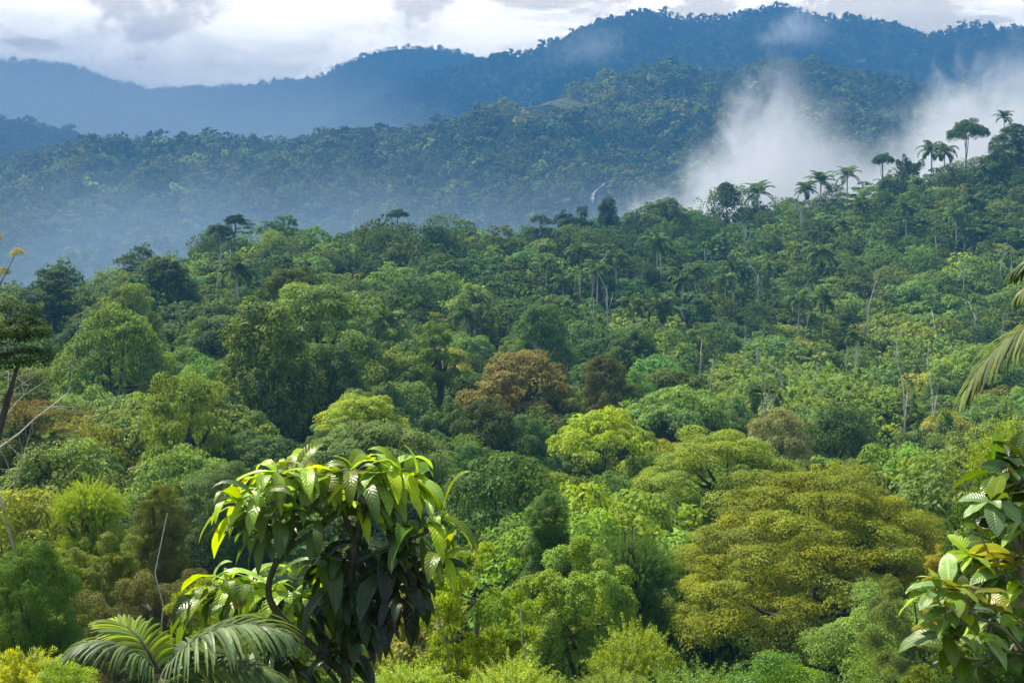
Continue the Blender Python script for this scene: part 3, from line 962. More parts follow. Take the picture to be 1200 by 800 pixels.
# ------------------------------------------------------------------ trees that stand out, with their own words
# name, category, bank, style, index, px, top py, D, width px, height px, tint, short name, label
KEY = [
    ('golden_tree', 'tree', NEAR, 'puffs', 0, 962, 543, 86, 392, 190, (.134, .156, .006), 'the golden giant', 'huge golden olive tree with cauliflower puffs of foliage over a black shaded hollow'),
    ('broad_tree', 'tree', NEAR, 'dome', 0, 850, 507, 118, 250, 105, (.135, .185, .018), 'the broad yellow-green tree', 'broad yellow-green tree whose crown spreads behind the golden giant'),
    ('rust_tree', 'tree', FAR, 'dome', 0, 612, 415, 222, 150, 80, (.150, .128, .034), 'the rust tree', 'large tree with rusty orange-brown flowering top in the middle of the valley'),
    ('olive_tree', 'tree', FAR, 'dome', 1, 712, 418, 216, 92, 95, (.072, .080, .026), 'the brown dome tree', 'rounded brownish olive dome tree standing against the rust tree'),
    ('lime_tree', 'tree', FAR, 'umbrella', 0, 702, 486, 150, 150, 62, (.20, .27, .020), 'the lime spreading tree', 'spreading bright lime tree below the rust tree, level topped'),
    ('lime_tree', 'tree', FAR, 'dome', 2, 216, 440, 142, 118, 112, (.130, .185, .022), 'the sunlit lime tree', 'rounded tree with sunlit lime top rising beside a thin bare pole trunk'),
    ('lime_tree', 'tree', FAR, 'dome', 3, 421, 462, 158, 118, 62, (.20, .26, .018), 'the bright lime mound', 'bright lime mound of foliage, most vivid crown of the middle slope'),
    ('lime_bush', 'tree', NEAR, 'shoots', 0, 104, 541, 72, 96, 74, (.17, .24, .014), 'the vivid bush tree', 'vivid yellow-green bushy tree glowing beside dark shade on the lower slope'),
    ('layered_tree', 'tree', FAR, 'layered', 0, 514, 380, 232, 88, 66, (.092, .150, .020), 'the tiered tree', 'tiered flat-topped green tree with a dark gap under its branches'),
    ('emergent_tree', 'tree', FAR, 'column', 0, 312, 352, 192, 122, 175, (.085, .130, .024), 'the tall olive tree', 'tallest olive-green tree of the valley with a dark trunk cleft below'),
    ('dome_tree', 'tree', FAR, 'dome', 0, 378, 336, 217, 170, 96, (.105, .165, .050), 'the great mid-green dome', 'great mid-green domed tree standing behind the tall olive tree'),
    ('dark_tree', 'tree', FAR, 'dome', 1, 197, 305, 330, 80, 62, (.022, .048, .026), 'the blue-black dome', 'blue-black domed tree below the crest, darkest crown of that slope'),
    ('dark_tree', 'tree', FAR, 'layered', 1, 62, 318, 318, 88, 52, (.030, .055, .016), 'the dark wind-swept tree', 'dark flat tree leaning over paler bushes close to the valley edge'),
    ('billowing_tree', 'tree', FAR, 'puffs', 0, 132, 356, 200, 168, 150, (.105, .168, .048), 'the billowing tree', 'large billowing green tree with cascading pale tufts and dark sides'),
    ('olive_tree', 'tree', FAR, 'umbrella', 1, 343, 312, 262, 86, 42, (.064, .090, .016), 'the olive-capped tree', 'olive-capped umbrella tree peeping over the tall olive tree'),
    ('umbrella_tree', 'tree', FAR, 'umbrella', 1, 442, 492, 122, 200, 74, (.100, .150, .072), 'the grey-green umbrella', 'wide grey-green umbrella tree just above the big-leaved branches'),
    ('dark_tree', 'tree', FAR, 'dome', 3, 742, 386, 292, 76, 54, (.052, .098, .032), 'the round slope tree', 'round mid-green tree standing alone behind the brown dome tree'),
    ('dark_tree', 'tree', FAR, 'dome', 2, 985, 478, 190, 112, 92, (.045, .085, .022), 'the dark domed tree', 'dark green domed tree at the foot of the pale clearing'),
    ('layered_tree', 'tree', FAR, 'layered', 1, 24, 436, 112, 130, 92, (.098, .130, .058), 'the grey layered tree', 'grey-green layered tree cut by the frame edge above the bare tree'),
    ('bright_tree', 'tree', NEAR, 'shoots', 1, 742, 602, 74, 120, 92, (.046, .095, .018), 'the deep green tree', 'rich deep green bushy tree beside the golden giant'),
    ('vine_mound', 'tree', NEAR, 'drape', 0, 682, 640, 54, 130, 150, (.135, .205, .02), 'the vine-draped mound', 'vine-draped yellow-green mound with hanging curtains and a dark hollow'),
    ('dark_bush', 'tree', NEAR, 'dome', 1, 38, 640, 42, 125, 130, (.055, .120, .022), 'the dark bush', 'dark green bush with lime shoots at the lower frame edge'),
    ('olive_tree', 'tree', NEAR, 'dome', 0, 188, 568, 66, 74, 76, (.088, .100, .016), 'the small olive tree', 'small brownish olive tree on a thin pale stem'),
    ('airy_tree', 'tree', NEAR, 'fine', 0, 168, 640, 54, 190, 110, (.085, .085, .034), 'the brownish airy tree', 'brownish airy tree of fine grey-green leaf above the palm fronds'),
    ('round_tree', 'tree', NEAR, 'dome', 1, 262, 545, 108, 130, 96, (.070, .118, .052), 'the grey-green round tree', 'grey-green rounded tree beside a deep blue shadow gap'),
    ('feathery_tree', 'tree', NEAR, 'fine', 1, 1082, 642, 60, 140, 120, (.110, .150, .060), 'the feathery tree', 'feathery pale grey-green tree under the edge of the golden giant'),
    ('yellow_bush', 'tree', NEAR, 'ragged', 0, 1112, 632, 52, 60, 44, (.24, .21, .018), 'the small yellow bush', 'small yellow-leaved bush in front of the golden giant'),
    ('round_tree', 'tree', FAR, 'dome', 0, 880, 420, 262, 0, 0, None, None, None),
    ('ridge_umbrella', 'tree', FAR, 'umbrella', 0, 1133, 142, 622, 56, 26, (.040, .085, .020), 'the ridge umbrella tree', 'lone umbrella tree with a bare pale trunk standing on the misty ridge'),
    ('ridge_tree', 'tree', FAR, 'dome', 1, 1186, 146, 610, 62, 40, (.034, .07, .022), 'the dark ridge clump', 'dark bushy tree on the ridge under the highest palm'),
    ('ridge_tree', 'tree', FAR, 'ragged', 0, 672, 234, 600, 60, 46, (.022, .05, .024), 'the dark crest tree', 'ragged dark tree with a flat cap on the crest above the misty valley'),
    ('ridge_tree', 'tree', FAR, 'column', 1, 712, 233, 610, 32, 44, (.022, .048, .024), 'the narrow crest tree', 'narrow dark tree standing on the crest beside the ragged dark tree'),
    ('ridge_tree', 'tree', FAR, 'dome', 2, 780, 234, 605, 70, 38, (.048, .095, .028), 'the wide crest dome', 'wide green dome on the crest between the dark trees and the lone palm'),
    ('ridge_tree', 'tree', FAR, 'dome', 1, 852, 214, 628, 34, 24, (.034, .07, .026), 'the small cap tree', 'small cap-shaped tree poking above the crest beside the lone palm'),
    ('ridge_tree', 'tree', FAR, 'umbrella', 0, 1035, 181, 632, 30, 14, (.034, .075, .024), 'the flat crest tree', 'flat-topped crest tree on a tall pale pole beside a lone palm'),
    ('ridge_tree', 'tree', FAR, 'ragged', 1, 1066, 172, 632, 34, 34, (.036, .075, .024), 'the knobbly crest tree', 'knobbly tree on the crest with three separate tufts'),
    ('ridge_tree', 'tree', FAR, 'umbrella', 1, 276, 251, 492, 28, 15, (.026, .058, .026), 'the crest parasol', 'dark parasol tree rising from the nearer crest over a long pale pole'),
    ('ridge_tree', 'tree', FAR, 'umbrella', 0, 466, 246, 500, 30, 11, (.024, .052, .028), 'the mushroom tree', 'mushroom-shaped tree breaking the nearer crest against blue haze'),
    ('ridge_tree', 'tree', FAR, 'dome', 3, 256, 262, 486, 46, 24, (.034, .07, .028), 'the crest dome', 'dark green dome at the start of the nearer crest'),
]
for (nm, cat, bank, st, k, px, py, D, w, h, tint, short, label) in KEY:
    if tint is None:
        continue
    p = pickp(bank, st, k)
    tree(nm, cat, p, px, py, D, w, h, tint, label, short=short, limbs=3 if nm == 'ridge_tree' else 7, trunk_r=0.3 if nm.startswith('ridge') else None)

# ------------------------------------------------------------------ the rest of the canopy, tree by tree
HUES = [((.16, .23, .02), 'lime'), ((.10, .15, .02), 'yellow-green'), ((.06, .11, .03), 'mid-green'), ((.035, .07, .025), 'dark green'), ((.05, .085, .05), 'blue-green'),
        ((.09, .13, .06), 'grey-green'), ((.085, .09, .022), 'olive'), ((.15, .11, .04), 'rusty'), ((.14, .16, .08), 'pale')]


def hue_word(t):
    t = np.log(np.asarray(t) + 0.01)
    return min(HUES, key=lambda h: float(((np.log(np.asarray(h[0]) + 0.01) - t) ** 2).sum()))[1]


SHAPE_WORD = {'dome': 'domed', 'umbrella': 'flat-topped', 'layered': 'tiered', 'column': 'tall-crowned', 'ragged': 'ragged', 'drape': 'vine-draped', 'puffs': 'billowing', 'fine': 'feathery', 'shoots': 'leafy-shooted'}
N_INDIVIDUAL = 300


def canopy():
    rng = np.random.default_rng(77)
    cand = []
    for (y0, y1, st) in ((100, 150, 9.5), (150, 230, 11.0), (230, 330, 11.5), (330, 480, 11.5), (480, 760, 11.5)):
        P = jitter_grid(y0, y1, 0.46, st, rng, 6)
        cand.append(np.c_[P, np.full(len(P), st)])
    P = np.concatenate(cand)
    x, y, st = P.T
    ztop = growth(x, y) + relief(x, y) + rng.normal(0, 2.4, len(P)) + np.where(rng.random(len(P)) < 0.08, rng.uniform(2, 6, len(P)), 0)
    w = st * 1.42 * np.exp(rng.normal(0, 0.30, len(P)))
    px, py = pix(x, y, ztop)
    wpx = w / y * FPX
    drop = rng.random(len(P)) < 0.05
    # leave the pale clearing to low scrub
    drop |= glade(x, y) > 0.35
    gp = ((px > 845) & (px < 1035) & (y > 190) & (y < 250) & (py < 478))     # nothing tall straight before it
    drop |= gp & (rng.random(len(P)) < 0.8)
    hpx = wpx * rng.uniform(0.48, 0.82, len(P))
    for T in TREES:
        # nothing in front of a tree that stands out, nothing inside it
        ox = np.minimum(px + wpx * .42, T['px'] + T['w'] * .42) - np.maximum(px - wpx * .42, T['px'] - T['w'] * .42)
        oy = np.minimum(py + hpx * .9, T['y0'] + T['h'] * .8) - np.maximum(py, T['y0'])
        front = y < T['D'] + 4
        drop |= front & (np.clip(ox, 0, None) * np.clip(oy, 0, None) > 0.16 * np.minimum(T['w'] * T['h'], wpx * hpx))
        tx = (T['px'] - 600) / FPX * T['D']
        drop |= np.hypot(x - tx, y - T['D']) < 0.42 * (T['w'] * T['D'] / FPX * 0.5 + w * 0.5)
    k = ~drop
    x, y, w, px, py, wpx, hpx, ztop = (a[k] for a in (x, y, w, px, py, wpx, hpx, ztop))
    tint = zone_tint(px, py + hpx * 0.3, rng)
    inframe = (px > -wpx * 0.3) & (px < 1200 + wpx * 0.3)
    order = np.argsort(np.where(inframe, y, 1e6))
    n_ind = N_INDIVIDUAL - sum(1 for T in TREES if T['cat'] == 'tree')
    ind, rest = order[:n_ind], order[n_ind:]
    styles = ['dome', 'dome', 'dome', 'umbrella', 'layered', 'column', 'ragged', 'dome', 'puffs', 'drape']
    probs = np.array([.15, .12, .10, .20, .16, .05, .07, .05, .08, .03])
    for i in ind:
        s = styles[rng.choice(10, p=probs / probs.sum())]
        f = {'umbrella': (1.15, .48), 'column': (.72, 1.45), 'layered': (1.05, .8), 'drape': (.62, 1.6), 'ragged': (1.0, .9)}.get(s, (1.0, 0.85))
        bark = M_PALE if rng.random() < 0.3 else M_BARK
        tree('canopy_tree', 'tree', pickp(FAR, s), px[i], py[i], y[i], wpx[i] * f[0], wpx[i] * f[1] * rng.uniform(.8, 1.15), tint[i], group='trees of the valley canopy', bark=bark, shape=s, limbs=4)
    lows = low_crowns(3900, 7, 1200, 0.068, ('dome', 'umbrella', 'dome', 'layered', 'column', 'umbrella', 'dome'))
    hh = w[rest] * rng.uniform(.5, 1.0, len(rest))
    massed_forest('forest', np.c_[x, y, ztop][rest], w[rest] * .54, hh, tint[rest], lows, 78)
    print('canopy individuals', len(ind), 'massed', len(rest), 'last D', y[ind].max())


canopy()


def undergrowth():
    rng = np.random.default_rng(91)
    lows = low_crowns(110, 6, 1300, 0.26, ('dome', 'ragged', 'dome'))
    fine = low_crowns(900, 6, 1350, 0.085, ('ragged', 'dome', 'ragged'))
    P = jitter_grid(14, 100, 0.5, 2.2, rng, 8)
    gz = ground(P[:, 0], P[:, 1])
    s = np.interp(P[:, 1], [14, 60, 100], [1.0, 1.7, 2.2]) * np.exp(rng.normal(0, 0.3, len(P)))
    h = s * rng.uniform(0.7, 1.5, len(P))
    px, py = pix(P[:, 0], P[:, 1], gz + h)
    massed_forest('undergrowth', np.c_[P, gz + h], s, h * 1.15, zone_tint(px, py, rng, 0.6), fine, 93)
    P = np.concatenate([jitter_grid(100, 260, 0.47, 4.2, rng), jitter_grid(260, 720, 0.46, 6.5, rng)])
    gz = ground(P[:, 0], P[:, 1])
    s = np.interp(P[:, 1], [14, 60, 150, 400], [0.9, 1.6, 2.6, 3.8]) * np.exp(rng.normal(0, 0.3, len(P)))
    h = s * rng.uniform(0.7, 1.5, len(P))
    px, py = pix(P[:, 0], P[:, 1], gz + h)
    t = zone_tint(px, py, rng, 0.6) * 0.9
    clear = ((((px - 940) / 95) ** 2 + ((py - 462) / 48) ** 2) < 1)[:, None]
    t = np.where(clear, t * 0.35 + np.array([.10, .155, .045]) * 0.75, t)
    Q = jitter_grid(225, 365, 0.40, 2.7, rng)
    Q = Q[glade(Q[:, 0], Q[:, 1]) > 0.2]
    qz = ground(Q[:, 0], Q[:, 1])
    qs = 1.9 * np.exp(rng.normal(0, 0.35, len(Q)))
    qt = np.array([.135, .195, .060]) * np.exp(rng.normal(0, 0.12, (len(Q), 1)))
    massed_forest('scrub', np.c_[Q, qz + qs * 1.1], qs, qs * 1.2, qt, low_crowns(200, 4, 1380, 0.2, ('ragged', 'dome')), 95)
    massed_forest('undergrowth', np.c_[P, gz + h], s, h * 1.15, t, lows, 92)


undergrowth()


# ------------------------------------------------------------------ palms of the slope
def D_of(px, py, d0=60.0, d1=720.0):
    """distance at which the sight line through a pixel meets the canopy"""
    Ds = np.arange(d0, d1, 2.0)
    q = np.stack([at(px, py, d) for d in Ds])
    hit = growth(q[:, 0], q[:, 1]) + relief(q[:, 0], q[:, 1]) >= q[:, 2]
    return float(Ds[int(np.argmax(hit))]) if hit.any() else 640.0


def frond(gl, gr, o, az, el, L, droop, leafL, n, rng, hang=0.7, segs=2, wid=0.05, r=0.02, fold=False, t0=0.1, rise=0.15, roll=0.0, power=1.25, lvb=None):
    """an arching feather leaf: rachis into gr, leaflets into gl"""
    m = 14
    t = np.linspace(0, 1, m)
    ang = el - droop * t ** power
    step = L / (m - 1)
    dirs = np.stack([np.cos(ang) * math.cos(az), np.cos(ang) * math.sin(az), np.sin(ang)], -1)
    pts = np.asarray(o, float) + np.concatenate([[np.zeros(3)], np.cumsum(dirs[:-1] * step, 0)])
    tube(gr, pts, np.linspace(r, r * 0.25, m), 5, lv=0.6)
    side0 = np.array([-math.sin(az), math.cos(az), 0.0])
    for i in range(n):
        tt = t0 + (1 - t0) * (i + 0.5) / n
        f = tt * (m - 1)
        a = min(int(f), m - 2)
        p = pts[a] * (1 - f + a) + pts[a + 1] * (f - a)
        fw = dirs[a]
        upn = np.cross(fw, side0)
        if upn[2] < 0:
            upn = -upn
        ll = leafL * (math.sin(math.pi * (0.14 + 0.80 * tt)) ** 0.75 + 0.05) * rng.uniform(0.88, 1.08)
        for sg in (-1, 1):
            sd = side0 * sg * math.cos(roll) + upn * math.sin(roll) * sg
            d = norm(sd * (0.95 - 0.45 * tt) + fw * (0.40 + 0.75 * tt ** 2) + upn * rise + rng.normal(0, 0.045, 3))
            q = [p]
            hg = hang * rng.uniform(0.75, 1.25)
            for k in range(segs):
                q.append(q[-1] + d * ll / segs)
                d = norm(d + np.array([0, 0, -1.0]) * hg * 1.6 / segs)
            q = np.array(q)
            tg = norm(np.gradient(q, axis=0))
            wv = norm(np.cross(tg, upn + 0.35 * sd))
            nv = norm(np.cross(wv, tg))
            s = np.linspace(0, 1, segs + 1)
            w = wid * np.sin(np.pi * np.clip(0.16 + 0.84 * s, 0, 0.985)) ** 0.6
            lv = rng.random() if lvb is None else np.clip(lvb + rng.normal(0, 0.16), 0, 1)
            if fold:
                A, B, Cc = q - wv * w[:, None] * 0.5 - nv * w[:, None] * 0.16, q + nv * w[:, None] * 0.0, q + wv * w[:, None] * 0.5 - nv * w[:, None] * 0.16
                v = np.concatenate([A, B, Cc])
                nn = segs + 1
                ks = np.arange(segs)
                qs = np.concatenate([np.stack([ks, ks + nn, ks + nn + 1, ks + 1], -1), np.stack([ks + nn, ks + 2 * nn, ks + 2 * nn + 1, ks + nn + 1], -1)])
            else:
                v = np.concatenate([q - wv * w[:, None] * 0.5, q + wv * w[:, None] * 0.5])
                nn = segs + 1
                ks = np.arange(segs)
                qs = np.stack([ks, ks + nn, ks + nn + 1, ks + 1], -1)
            gl.add(v, qs, lv=lv, lh=rng.random())
    return pts


def palm_crown(seed, n_fronds, droopy):
    rng = np.random.default_rng(seed)
    g = Geo()
    for i in range(n_fronds):
        az = i * 2.399 + rng.normal(0, 0.15)
        f = (i + 0.5) / n_fronds
        el = math.radians(78 - 92 * f) + rng.normal(0, 0.08)
        frond(g, g, (0, 0, 0), az, el, 3.0 * rng.uniform(0.85, 1.1), (1.0 + 0.7 * droopy) * rng.uniform(0.8, 1.2), 1.0, 24, rng, hang=0.5 + droopy * 0.7, segs=2, wid=0.17, r=0.05)
    return g.mesh('crown', M_PALM)


PALM_CROWNS = [palm_crown(41, 15, 0.2), palm_crown(42, 14, 0.8), palm_crown(43, 13, 1.0), palm_crown(44, 16, 0.5)]
_pg = Geo()
tube(_pg, curve_pts((0, 0, -0.05), (0.0, 0, 1.0), 8), np.array([1.25, 1.05, 1.0, .97, .95, .93, .9, .75]), 8)
PALM_TRUNK = _pg.mesh('trunk', M_PALE, smoothed=True)

PALMS = [
    (888, 226, 18, 34, 0, 'lone palm standing clear of the crest with the mist behind it'), (962, 212, 24, 30, 0, 'tall palm of the crest cluster with pale trunks'),
    (944, 222, 26, 24, 3, 'shorter palm in the crest cluster with pale trunks'), (993, 205, 20, 27, 0, 'palm rising alone over the crest uphill of the palm cluster'),
    (1177, 137, 16, 20, 0, 'highest palm of the photo, above the dark ridge clump'), (1092, 176, 16, 30, 2, 'droopy palm on the crest beside the ridge umbrella tree'),
    (1107, 178, 16, 27, 2, 'droopy palm pressed against the ridge umbrella tree'),
    (1077, 215, 20, 26, 1, None), (775, 358, 32, 44, 2, None), (770, 283, 30, 32, 1, None), (680, 298, 28, 34, 1, None), (722, 303, 28, 30, 2, None), (700, 316, 24, 30, 1, None),
    (556, 350, 28, 38, 1, None), (546, 366, 20, 42, 2, None), (453, 377, 34, 46, 3, None), (278, 316, 30, 44, 1, None), (936, 350, 36, 36, 2, None), (965, 351, 30, 34, 1, None),
    (860, 313, 24, 34, 2, None), (815, 317, 24, 30, 1, None), (850, 328, 22, 28, 1, None), (1121, 252, 26, 30, 2, None), (1003, 394, 40, 26, 2, None), (894, 462, 24, 48, 2, None),
    (741, 358, 30, 36, 2, None), (960, 298, 18, 40, 2, None), (1158, 200, 20, 24, 1, None), (906, 313, 20, 26, 1, None), (1037, 216, 20, 24, 1, None), (1062, 243, 20, 26, 2, None),
    (640, 308, 20, 30, 1, None), (986, 263, 20, 28, 1, None), (800, 330, 22, 30, 2, None), (660, 330, 22, 30, 2, None), (1010, 240, 18, 24, 1, None), (1140, 236, 20, 26, 2, None),
]


def palm(px, py, tr, wpx, k, label, pale=(.05, .09, .04)):
    rng = _trng
    D = D_of(px, py + tr) - 2.0
    if py < 230:
        D = max(D, 606.0)
    p = at(px, py, D)
    gz = float(ground(p[0], D))
    s = wpx * D / FPX / 4.4
    root = bpy.data.objects.new('palm_tree', None)
    COL.objects.link(root)
    root.location = (p[0], D, gz)
    h = p[2] - gz
    r = 0.135 * s
    link('trunk', PALM_TRUNK, root, scale=(r, r, h))
    link('crown', PALM_CROWNS[k], root, (0, 0, h - 0.1), (rng.normal(0, 0.08), rng.normal(0, 0.08), rng.uniform(0, 6.28)), (s, s, s), np.array((.050, .090, .036)) * rng.uniform(0.8, 1.35))
    tag(root, label, 'palm', 'palms of the slope and its crest')
    TREES.append(dict(o=root, px=px, py=py, D=D, w=wpx, h=wpx, y0=py - wpx / 2, short=None, label=label, shape='palm', tint=(.05, .09, .04), cat='palm', name='palm_tree', tr=tr, droop=k))


for a in PALMS:
    palm(*a)


# ------------------------------------------------------------------ bare and dead trees
def bare_mesh(seed, depth=3, spread=0.7, fork=0.55, r0=0.2, lean=0.0, big=False):
    rng = np.random.default_rng(seed)
    g = Geo()

    def grow(p, d, L, r, lev):
        n = 5
        pts = [p]
        for i in range(n):
            d = norm(d + rng.normal(0, 0.10, 3) + np.array([0, 0, 0.03]))
            pts.append(pts[-1] + d * L / n)
        pts = np.array(pts)
        tube(g, pts, np.linspace(r, r * (0.45 if lev else 0.55), n + 1), 6 if lev == 0 else 4)
        if lev >= depth:
            return
        for k in range(rng.integers(2, 5) if lev else rng.integers(2, 5)):
            at_ = pts[rng.integers(2 if lev else 3, n + 1)]
            nd = norm(d * (fork + (0.0 if big else 0.5)) + rng.normal(0, spread * (1.0 if big else 0.6), 3) + np.array([0, 0, 0.1]))
            grow(at_, nd, L * (rng.uniform(0.18, 0.30) if lev == 0 and not big else rng.uniform(0.4, 0.62)), r * rng.uniform(0.35, 0.5), lev + 1)
    grow(np.array([0, 0, -0.03]), np.array([lean, 0, 1.0]), 0.9 if not big else 0.78, r0 * 0.1, 0)
    return g.mesh('trunk', M_SNAG)


BARE = [bare_mesh(3, 2, 0.7, .5, 0.16), bare_mesh(8, 1, 0.5, .6, 0.15), bare_mesh(12, 3, 0.85, .4, 0.17), bare_mesh(15, 0, 0.2, .6, 0.14, 0.05)]
POLES = [(275, 280, 310, 3), (892, 258, 289, 1), (907, 308, 348, 1), (935, 360, 390, 0), (816, 405, 429, 1), (835, 412, 443, 3), (875, 392, 443, 0), (905, 402, 446, 1), (928, 430, 453, 1),
         (985, 392, 420, 3), (1005, 398, 436, 1), (1017, 345, 395, 2), (1022, 434, 455, 3), (1097, 370, 400, 1), (1113, 378, 396, 3), (1153, 358, 392, 1), (1176, 372, 410, 1), (1060, 440, 487, 2),
         (1045, 425, 443, 3), (1171, 300, 326, 2), (1192, 298, 322, 1), (873, 468, 499, 0), (824, 283, 301, 3), (975, 248, 268, 3), (956, 238, 261, 1), (1102, 268, 288, 3), (772, 286, 320, 3), (678, 304, 330, 1),
         (669, 310, 331, 3), (728, 322, 376, 1), (688, 340, 360, 3), (493, 278, 294, 3), (540, 400, 420, 1), (700, 345, 366, 1), (1135, 300, 330, 2), (248, 300, 330, 0), (800, 300, 322, 3), (1090, 445, 480, 2), (950, 420, 448, 3)]
for (px, t, b, k) in POLES:
    D = D_of(px, b) - 1.5
    p = at(px, t, D)
    gz = float(ground(p[0], D))
    h = p[2] - gz
    thick = 1.7 * max(D / 300.0, 0.7) * (0.85 if k == 3 else 1.0)
    s = max(h, 4.0)
    o = link('bare_tree', BARE[k], None, (p[0], D, gz), (0, 0, _trng.uniform(0, 6.28)), (thick * 9, thick * 9, s * 1.05) if k in (1, 3) else (s * 0.42, s * 0.42, s * 1.05))
    tag(o, None, 'bare tree', 'bare pale trees among the canopy')
    TREES.append(dict(o=o, px=px, py=(t + b) / 2, D=D, w=10, h=b - t, y0=t, short=None, label=None, shape='bare', tint=(.5, .5, .5), cat='bare tree', name='bare_tree', k=k))

# the wide bare tree close to the frame edge, with a brown haze of twigs
p = at(30, 462, 96)
gz = float(ground(p[0], 96))
root = bpy.data.objects.new('bare_tree', None)
COL.objects.link(root)
root.location = (p[0], 96, gz)
H_ = p[2] - gz
link('trunk', bare_mesh(77, 3, 0.75, 0.45, 0.085, big=True), root, rot=(0, 0, 1.0), scale=(H_ * 0.9, H_ * 0.9, H_ * 1.1))
rg_ = np.random.default_rng(6)
v_, q_, lv_, lh_, _c = crown_arrays(61, 'umbrella', 5.2, 3.0, 5200, 0.16, aspect=0.2, spread=1.0, jitter=1.2)
tg_ = Geo()
tg_.add(v_, q_, lv_, lh_)
link('twigs', tg_.mesh('twigs', M_LEAF), root, (0.4, 0, H_ - 3.2), color=(.17, .12, .075))
tag(root, 'pale-limbed bare tree with a brown veil of twigs, beside the grey layered tree', 'bare tree')
TREES.append(dict(o=root, px=45, py=505, D=96, w=130, h=70, y0=468, short='the wide bare tree', label='x', shape='bare', tint=(.2, .15, .1), cat='bare tree', name='bare_tree'))


# ------------------------------------------------------------------ near slope: shrubs one by one
def shrub(px, py, D, wpx, hpx, bank, st, tint, label=None, short=None, k=None):
    return tree('shrub', 'shrub', pickp(bank, st, k), px, py, D, wpx, hpx, tint, label, short=short, limbs=5, bark=M_TWIG, group=None if label else 'shrubs of the near slope', trunk_r=0.05)


SHRUBS = [
    (560, 592, 20, 175, 175, BUSH, 'fine', (.155, .225, .022), 'airy shrub of fine yellow-green leaves and thin stems beside the big-leaved tree', 'the airy shrub'),
    (470, 755, 13, 150, 80, BUSH, 'shoots', (.17, .24, .012), 'vivid lime shrub under the big-leaved tree', 'the lime shrub below the big leaves'),
    (600, 752, 15, 150, 90, BUSH, 'shoots', (.18, .24, .018), 'lime broad-tufted shrub at the lower frame edge under the airy shrub', 'the tufted lime shrub'),
    (815, 758, 30, 190, 100, BUSH, 'shoots', (.085, .15, .012), 'bright emerald shrub at the foot of the golden giant', 'the emerald shrub'),
    (905, 772, 26, 170, 80, BUSH, 'dome', (.065, .15, .014), 'low emerald shrub filling the lower edge under the dark hollow', 'the low emerald shrub'),
    (742, 700, 36, 120, 110, BUSH, 'shoots', (.15, .20, .015), 'upright yellow-green shrub between the vine-draped mound and the emerald shrub', 'the upright shrub'),
    (720, 768, 22, 120, 70, BUSH, 'shoots', (.12, .17, .02), 'loose green shrub at the lower edge before the upright shrub', 'the loose green shrub'),
    (28, 727, 20, 125, 100, BUSH, 'shoots', (.22, .25, .012), 'yellow-lime shrub in the lower frame corner, brightest of all', 'the yellow-lime corner shrub'),
    (70, 775, 15, 110, 60, BUSH, 'dome', (.17, .25, .014), 'small lime shrub between the corner shrub and the palm fronds', 'the small lime shrub'),
    (1186, 462, 19, 120, 120, BUSH, 'shoots', (.14, .20, .010), 'dense yellow-green bush under the hanging palm frond at the frame edge', 'the dense yellow bush'),
    (1165, 560, 17, 130, 150, BUSH, 'dome', (.035, .085, .016), 'shady dark green bush under the dense yellow bush', 'the shady bush'),
    (1120, 745, 22, 130, 90, BUSH, 'fine', (.10, .14, .03), 'thin feathery shrub behind the broad leaves at the lower corner', 'the thin feathery shrub'),
    (1040, 770, 28, 110, 70, BUSH, 'ragged', (.07, .12, .02), 'loose dark shrub below the feathery tree', 'the loose dark shrub'),
    (240, 655, 34, 110, 80, BUSH, 'fine', (.16, .22, .012), 'yellow-lit fine shrub behind the young lime leaves of the big-leaved tree', 'the yellow-lit shrub'),
    (120, 610, 58, 110, 70, NEAR, 'ragged', (.105, .135, .02), 'ragged olive shrub between the vivid bush tree and the small olive tree', 'the ragged olive shrub'),
    (645, 575, 62, 60, 60, NEAR, 'column', (.055, .11, .030), 'narrow upright leafy column before the lime spreading tree', 'the leafy column'),
    (350, 690, 30, 120, 100, BUSH, 'fine', (.10, .17, .018), 'soft green shrub seen through the big-leaved branches', 'the soft green shrub'),
]
for (px, py, D, w, h, bank, st, tint, label, short) in SHRUBS:
    shrub(px, py, D, w, h, bank, st, tint, label, short)


